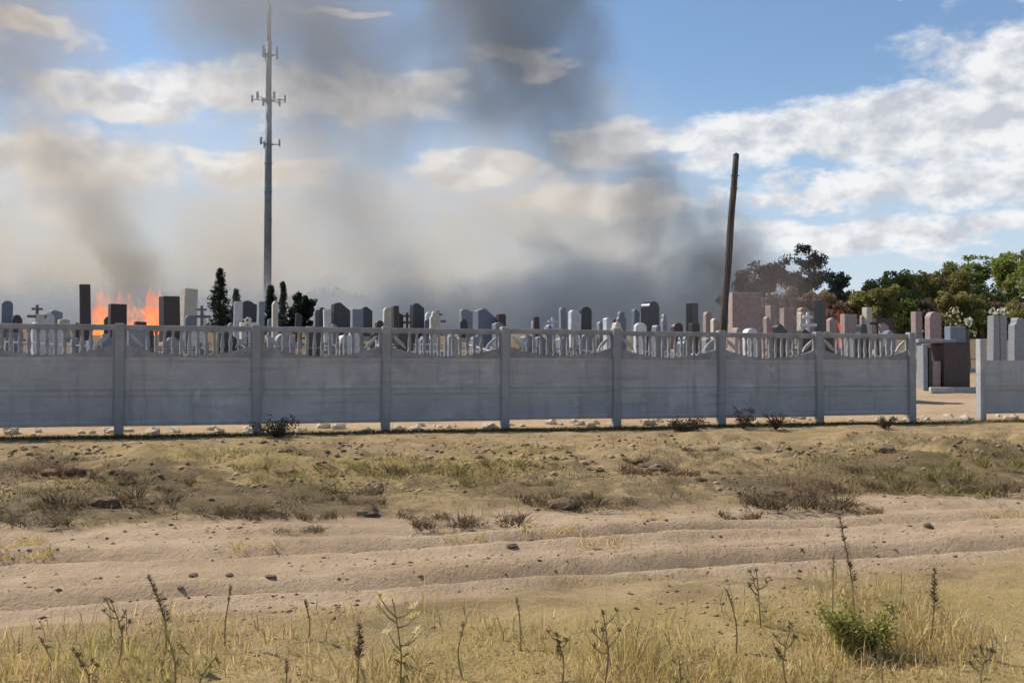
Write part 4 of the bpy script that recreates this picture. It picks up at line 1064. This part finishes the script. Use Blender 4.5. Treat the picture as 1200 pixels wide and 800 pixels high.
def plume(pts, Y, col, dscale, nscale, amp, label, depth=0.8, soft=0.75, seed=0.0, absorb=(0, 0, 0)):
    """pts: (px, py, radius px, density) from the bottom up"""
    k = Y / F
    W = smooth_pts([((px - 600) * k, HC + (HOR - py) * k, r * k, d) for px, py, r, d in pts])
    z0, z1 = W[0, 1], W[-1, 1]; xa, xb = W[:, 0].min() - .1, W[:, 0].max() + .1; rm = W[:, 2].max(); dm = W[:, 3].max()
    base = Vector((W[0, 0], Y, z0))
    def fn(nt):
        geo = world_pos(nt); sp = nt.nodes.new('ShaderNodeSeparateXYZ'); nt.links.new(geo.s, sp.inputs[0])
        x, y, z = (X(nt, sp.outputs[q]) for q in range(3))
        cr = nt.nodes.new('ShaderNodeValToRGB'); el_ = cr.color_ramp.elements
        T = (W[:, 1] - z0) / (z1 - z0)
        while len(el_) < len(W): el_.new(0.5)
        for q in range(len(W)):
            el_[q].position = float(T[q])
        for q in range(len(W)):
            el_[q].color = (float((W[q, 0] - xa) / (xb - xa)), float(W[q, 2] / rm), float(W[q, 3] / dm), 1)
        nt.links.new(((z - z0) * (1 / (z1 - z0))).s, cr.inputs[0])
        s3 = nt.nodes.new('ShaderNodeSeparateColor'); nt.links.new(cr.outputs[0], s3.inputs[0])
        ax, rr, dd = (X(nt, s3.outputs[q]) for q in range(3))
        rr = rr * rm
        a = (x - (ax * (xb - xa) + xa)) / rr; b = (y - Y) / (rr * depth)
        d = (a * a + b * b).sqrt()
        n = noise(nt, combine(nt, x + seed, y, z * .8), nscale, 4.0, .62, .25)
        return (1.0 - d + (n - .5) * amp).step(0.0, soft) * dd * (dm * dscale)
    bm = bmesh.new(); n = 14; rings = []
    for x, z, r, d in W:
        rings.append([bm.verts.new((x + 1.3 * r * math.cos(t) - base.x, 1.3 * r * depth * math.sin(t), z - z0)) for t in [2 * math.pi * q / n for q in range(n)]])
    for i in range(len(rings) - 1):
        for q in range(n): bm.faces.new((rings[i][q], rings[i][(q + 1) % n], rings[i + 1][(q + 1) % n], rings[i + 1][q]))
    bm.faces.new(rings[0][::-1]); bm.faces.new(rings[-1])
    o = link('smoke_plume', mesh_bm(bm, 'smoke'), volume_mat('smoke', col, absorb, fn), None, base)
    tag(o, label, 'smoke', kind='stuff')
    return o

# low dark smoke beside the leaning pole
plume([(868,358,46,.4),(852,325,84,.75),(822,280,86,.6),(790,235,80,.5),(765,195,70,.4),(735,160,60,.2),(700,130,60,0)], 88,
      (.42, .41, .41), .50, .17, 2.3, 'dark grey smoke curling up beside the leaning pole', soft=1.2)
# tall blue-grey column above it, drifted left
plume([(700,240,70,0),(665,195,104,.30),(630,140,130,.46),(606,80,142,.56),(596,20,146,.62),(588,-40,146,.62),(575,-120,150,.45),(550,-200,150,0)], 90,
      (.45, .47, .50), .48, .15, 2.3, 'tall blue-grey smoke column drifting high over the middle graves', soft=1.2, seed=11.0)
# grey plume in the middle
plume([(455,370,60,.4),(450,325,84,.5),(436,265,96,.4),(425,200,115,.30),(395,130,180,.22),(380,50,250,.36),(350,-60,280,.40),(300,-160,200,0)], 92,
      (.55, .54, .53), .42, .12, 2.5, 'mid grey smoke plume drifting up from the graves in the middle', soft=1.3, seed=40.0)
# brown plume above the big fire
plume([(148,362,40,.6),(142,322,52,2.0),(124,280,66,1.1),(98,225,84,.36),(55,165,116,.26),(0,100,150,.26),(-50,10,210,.36),(-90,-90,240,0)], 62,
      (.60, .49, .37), .42, .19, 2.3, 'brown smoke rising off the large orange fire', soft=1.0, seed=80.0)
# low bank of smoke lying over the graves
def bank(x0px, x1px, Y, ry, prof, col, dens, nscale, amp, label, seed, soft, zb):
    k = Y / F; xa = (x0px - 600) * k; xb = (x1px - 600) * k
    hm = max(p[1] for p in prof) * k
    def fn(nt):
        geo = world_pos(nt); sp = nt.nodes.new('ShaderNodeSeparateXYZ'); nt.links.new(geo.s, sp.inputs[0])
        x, y, z = (X(nt, sp.outputs[q]) for q in range(3))
        cr = nt.nodes.new('ShaderNodeValToRGB'); cr.color_ramp.interpolation = 'EASE'; el_ = cr.color_ramp.elements
        while len(el_) < len(prof): el_.new(0.5)
        for q, p in enumerate(prof): el_[q].position = (p[0] - x0px) / (x1px - x0px)
        for q, p in enumerate(prof): el_[q].color = (p[1] * k / hm, p[2], 0, 1)
        nt.links.new(((x - xa) * (1 / (xb - xa))).s, cr.inputs[0])
        s3 = nt.nodes.new('ShaderNodeSeparateColor'); nt.links.new(cr.outputs[0], s3.inputs[0])
        H = X(nt, s3.outputs[0]) * hm; dd = X(nt, s3.outputs[1])
        a = (z - zb).max(0.0) / H; b = (y - Y) * (1 / ry)
        d = (a * a + b * b).sqrt()
        n = noise(nt, combine(nt, x + seed, y, z * 1.2), nscale, 4.0, .62, .25)
        return (1.0 - d + (n - .5) * amp).step(0.0, soft) * dd * dens
    bm = bmesh.new(); box_bm(bm, xa, xb, -ry * 1.25, ry * 1.25, 0, hm * 1.25)
    o = link('smoke_bank', mesh_bm(bm, 'smoke'), volume_mat('smoke_bank', col, (0, 0, 0), fn), None, (0, Y, zb))
    tag(o, label, 'smoke', kind='stuff')
bank(-140, 960, 96, 14, [(-140,70,0),(-60,90,.8),(60,100,.8),(200,105,.7),(330,95,.6),(450,110,.8),(560,95,.8),(640,125,.9),(740,140,1.0),(820,130,1.0),(900,110,.5),(960,60,0)],
     (.52, .55, .58), .42, .14, 2.2, 'blue-grey bank of smoke lying low behind the graves', 0.0, .8, 2.5)
# wide pale veil of old smoke drifting over the left of the sky
bank(-330, 905, 160, 22, [(-330,340,0),(-180,430,.8),(0,400,1.0),(200,410,1.0),(420,420,.95),(560,410,.95),(680,370,.9),(780,290,.7),(905,200,0)],
     (.90, .80, .66), .066, .055, 2.1, 'thin pale veil of old smoke drifting high behind the mast', 9.0, 1.0, 4.0)

# thin smoke drifting between the graves, and in front of the browned trees
bank(-120, 1010, 54, 6, [(-120,70,0),(-40,100,.9),(100,110,1.0),(300,100,.9),(500,95,.8),(700,95,.8),(860,95,.8),(960,70,.4),(1010,40,0)],
     (.60, .60, .60), .055, .16, 1.9, 'thin grey smoke drifting among the gravestones', 21.0, 1.0, 2.0)
plume([(930,388,60,.4),(915,350,84,.6),(890,315,86,.5),(868,280,70,.3),(850,240,60,0)], 67,
      (.42, .36, .33), .22, .15, 2.2, 'thin brownish smoke hanging before the smoke-browned tree', soft=1.0, seed=120.0)
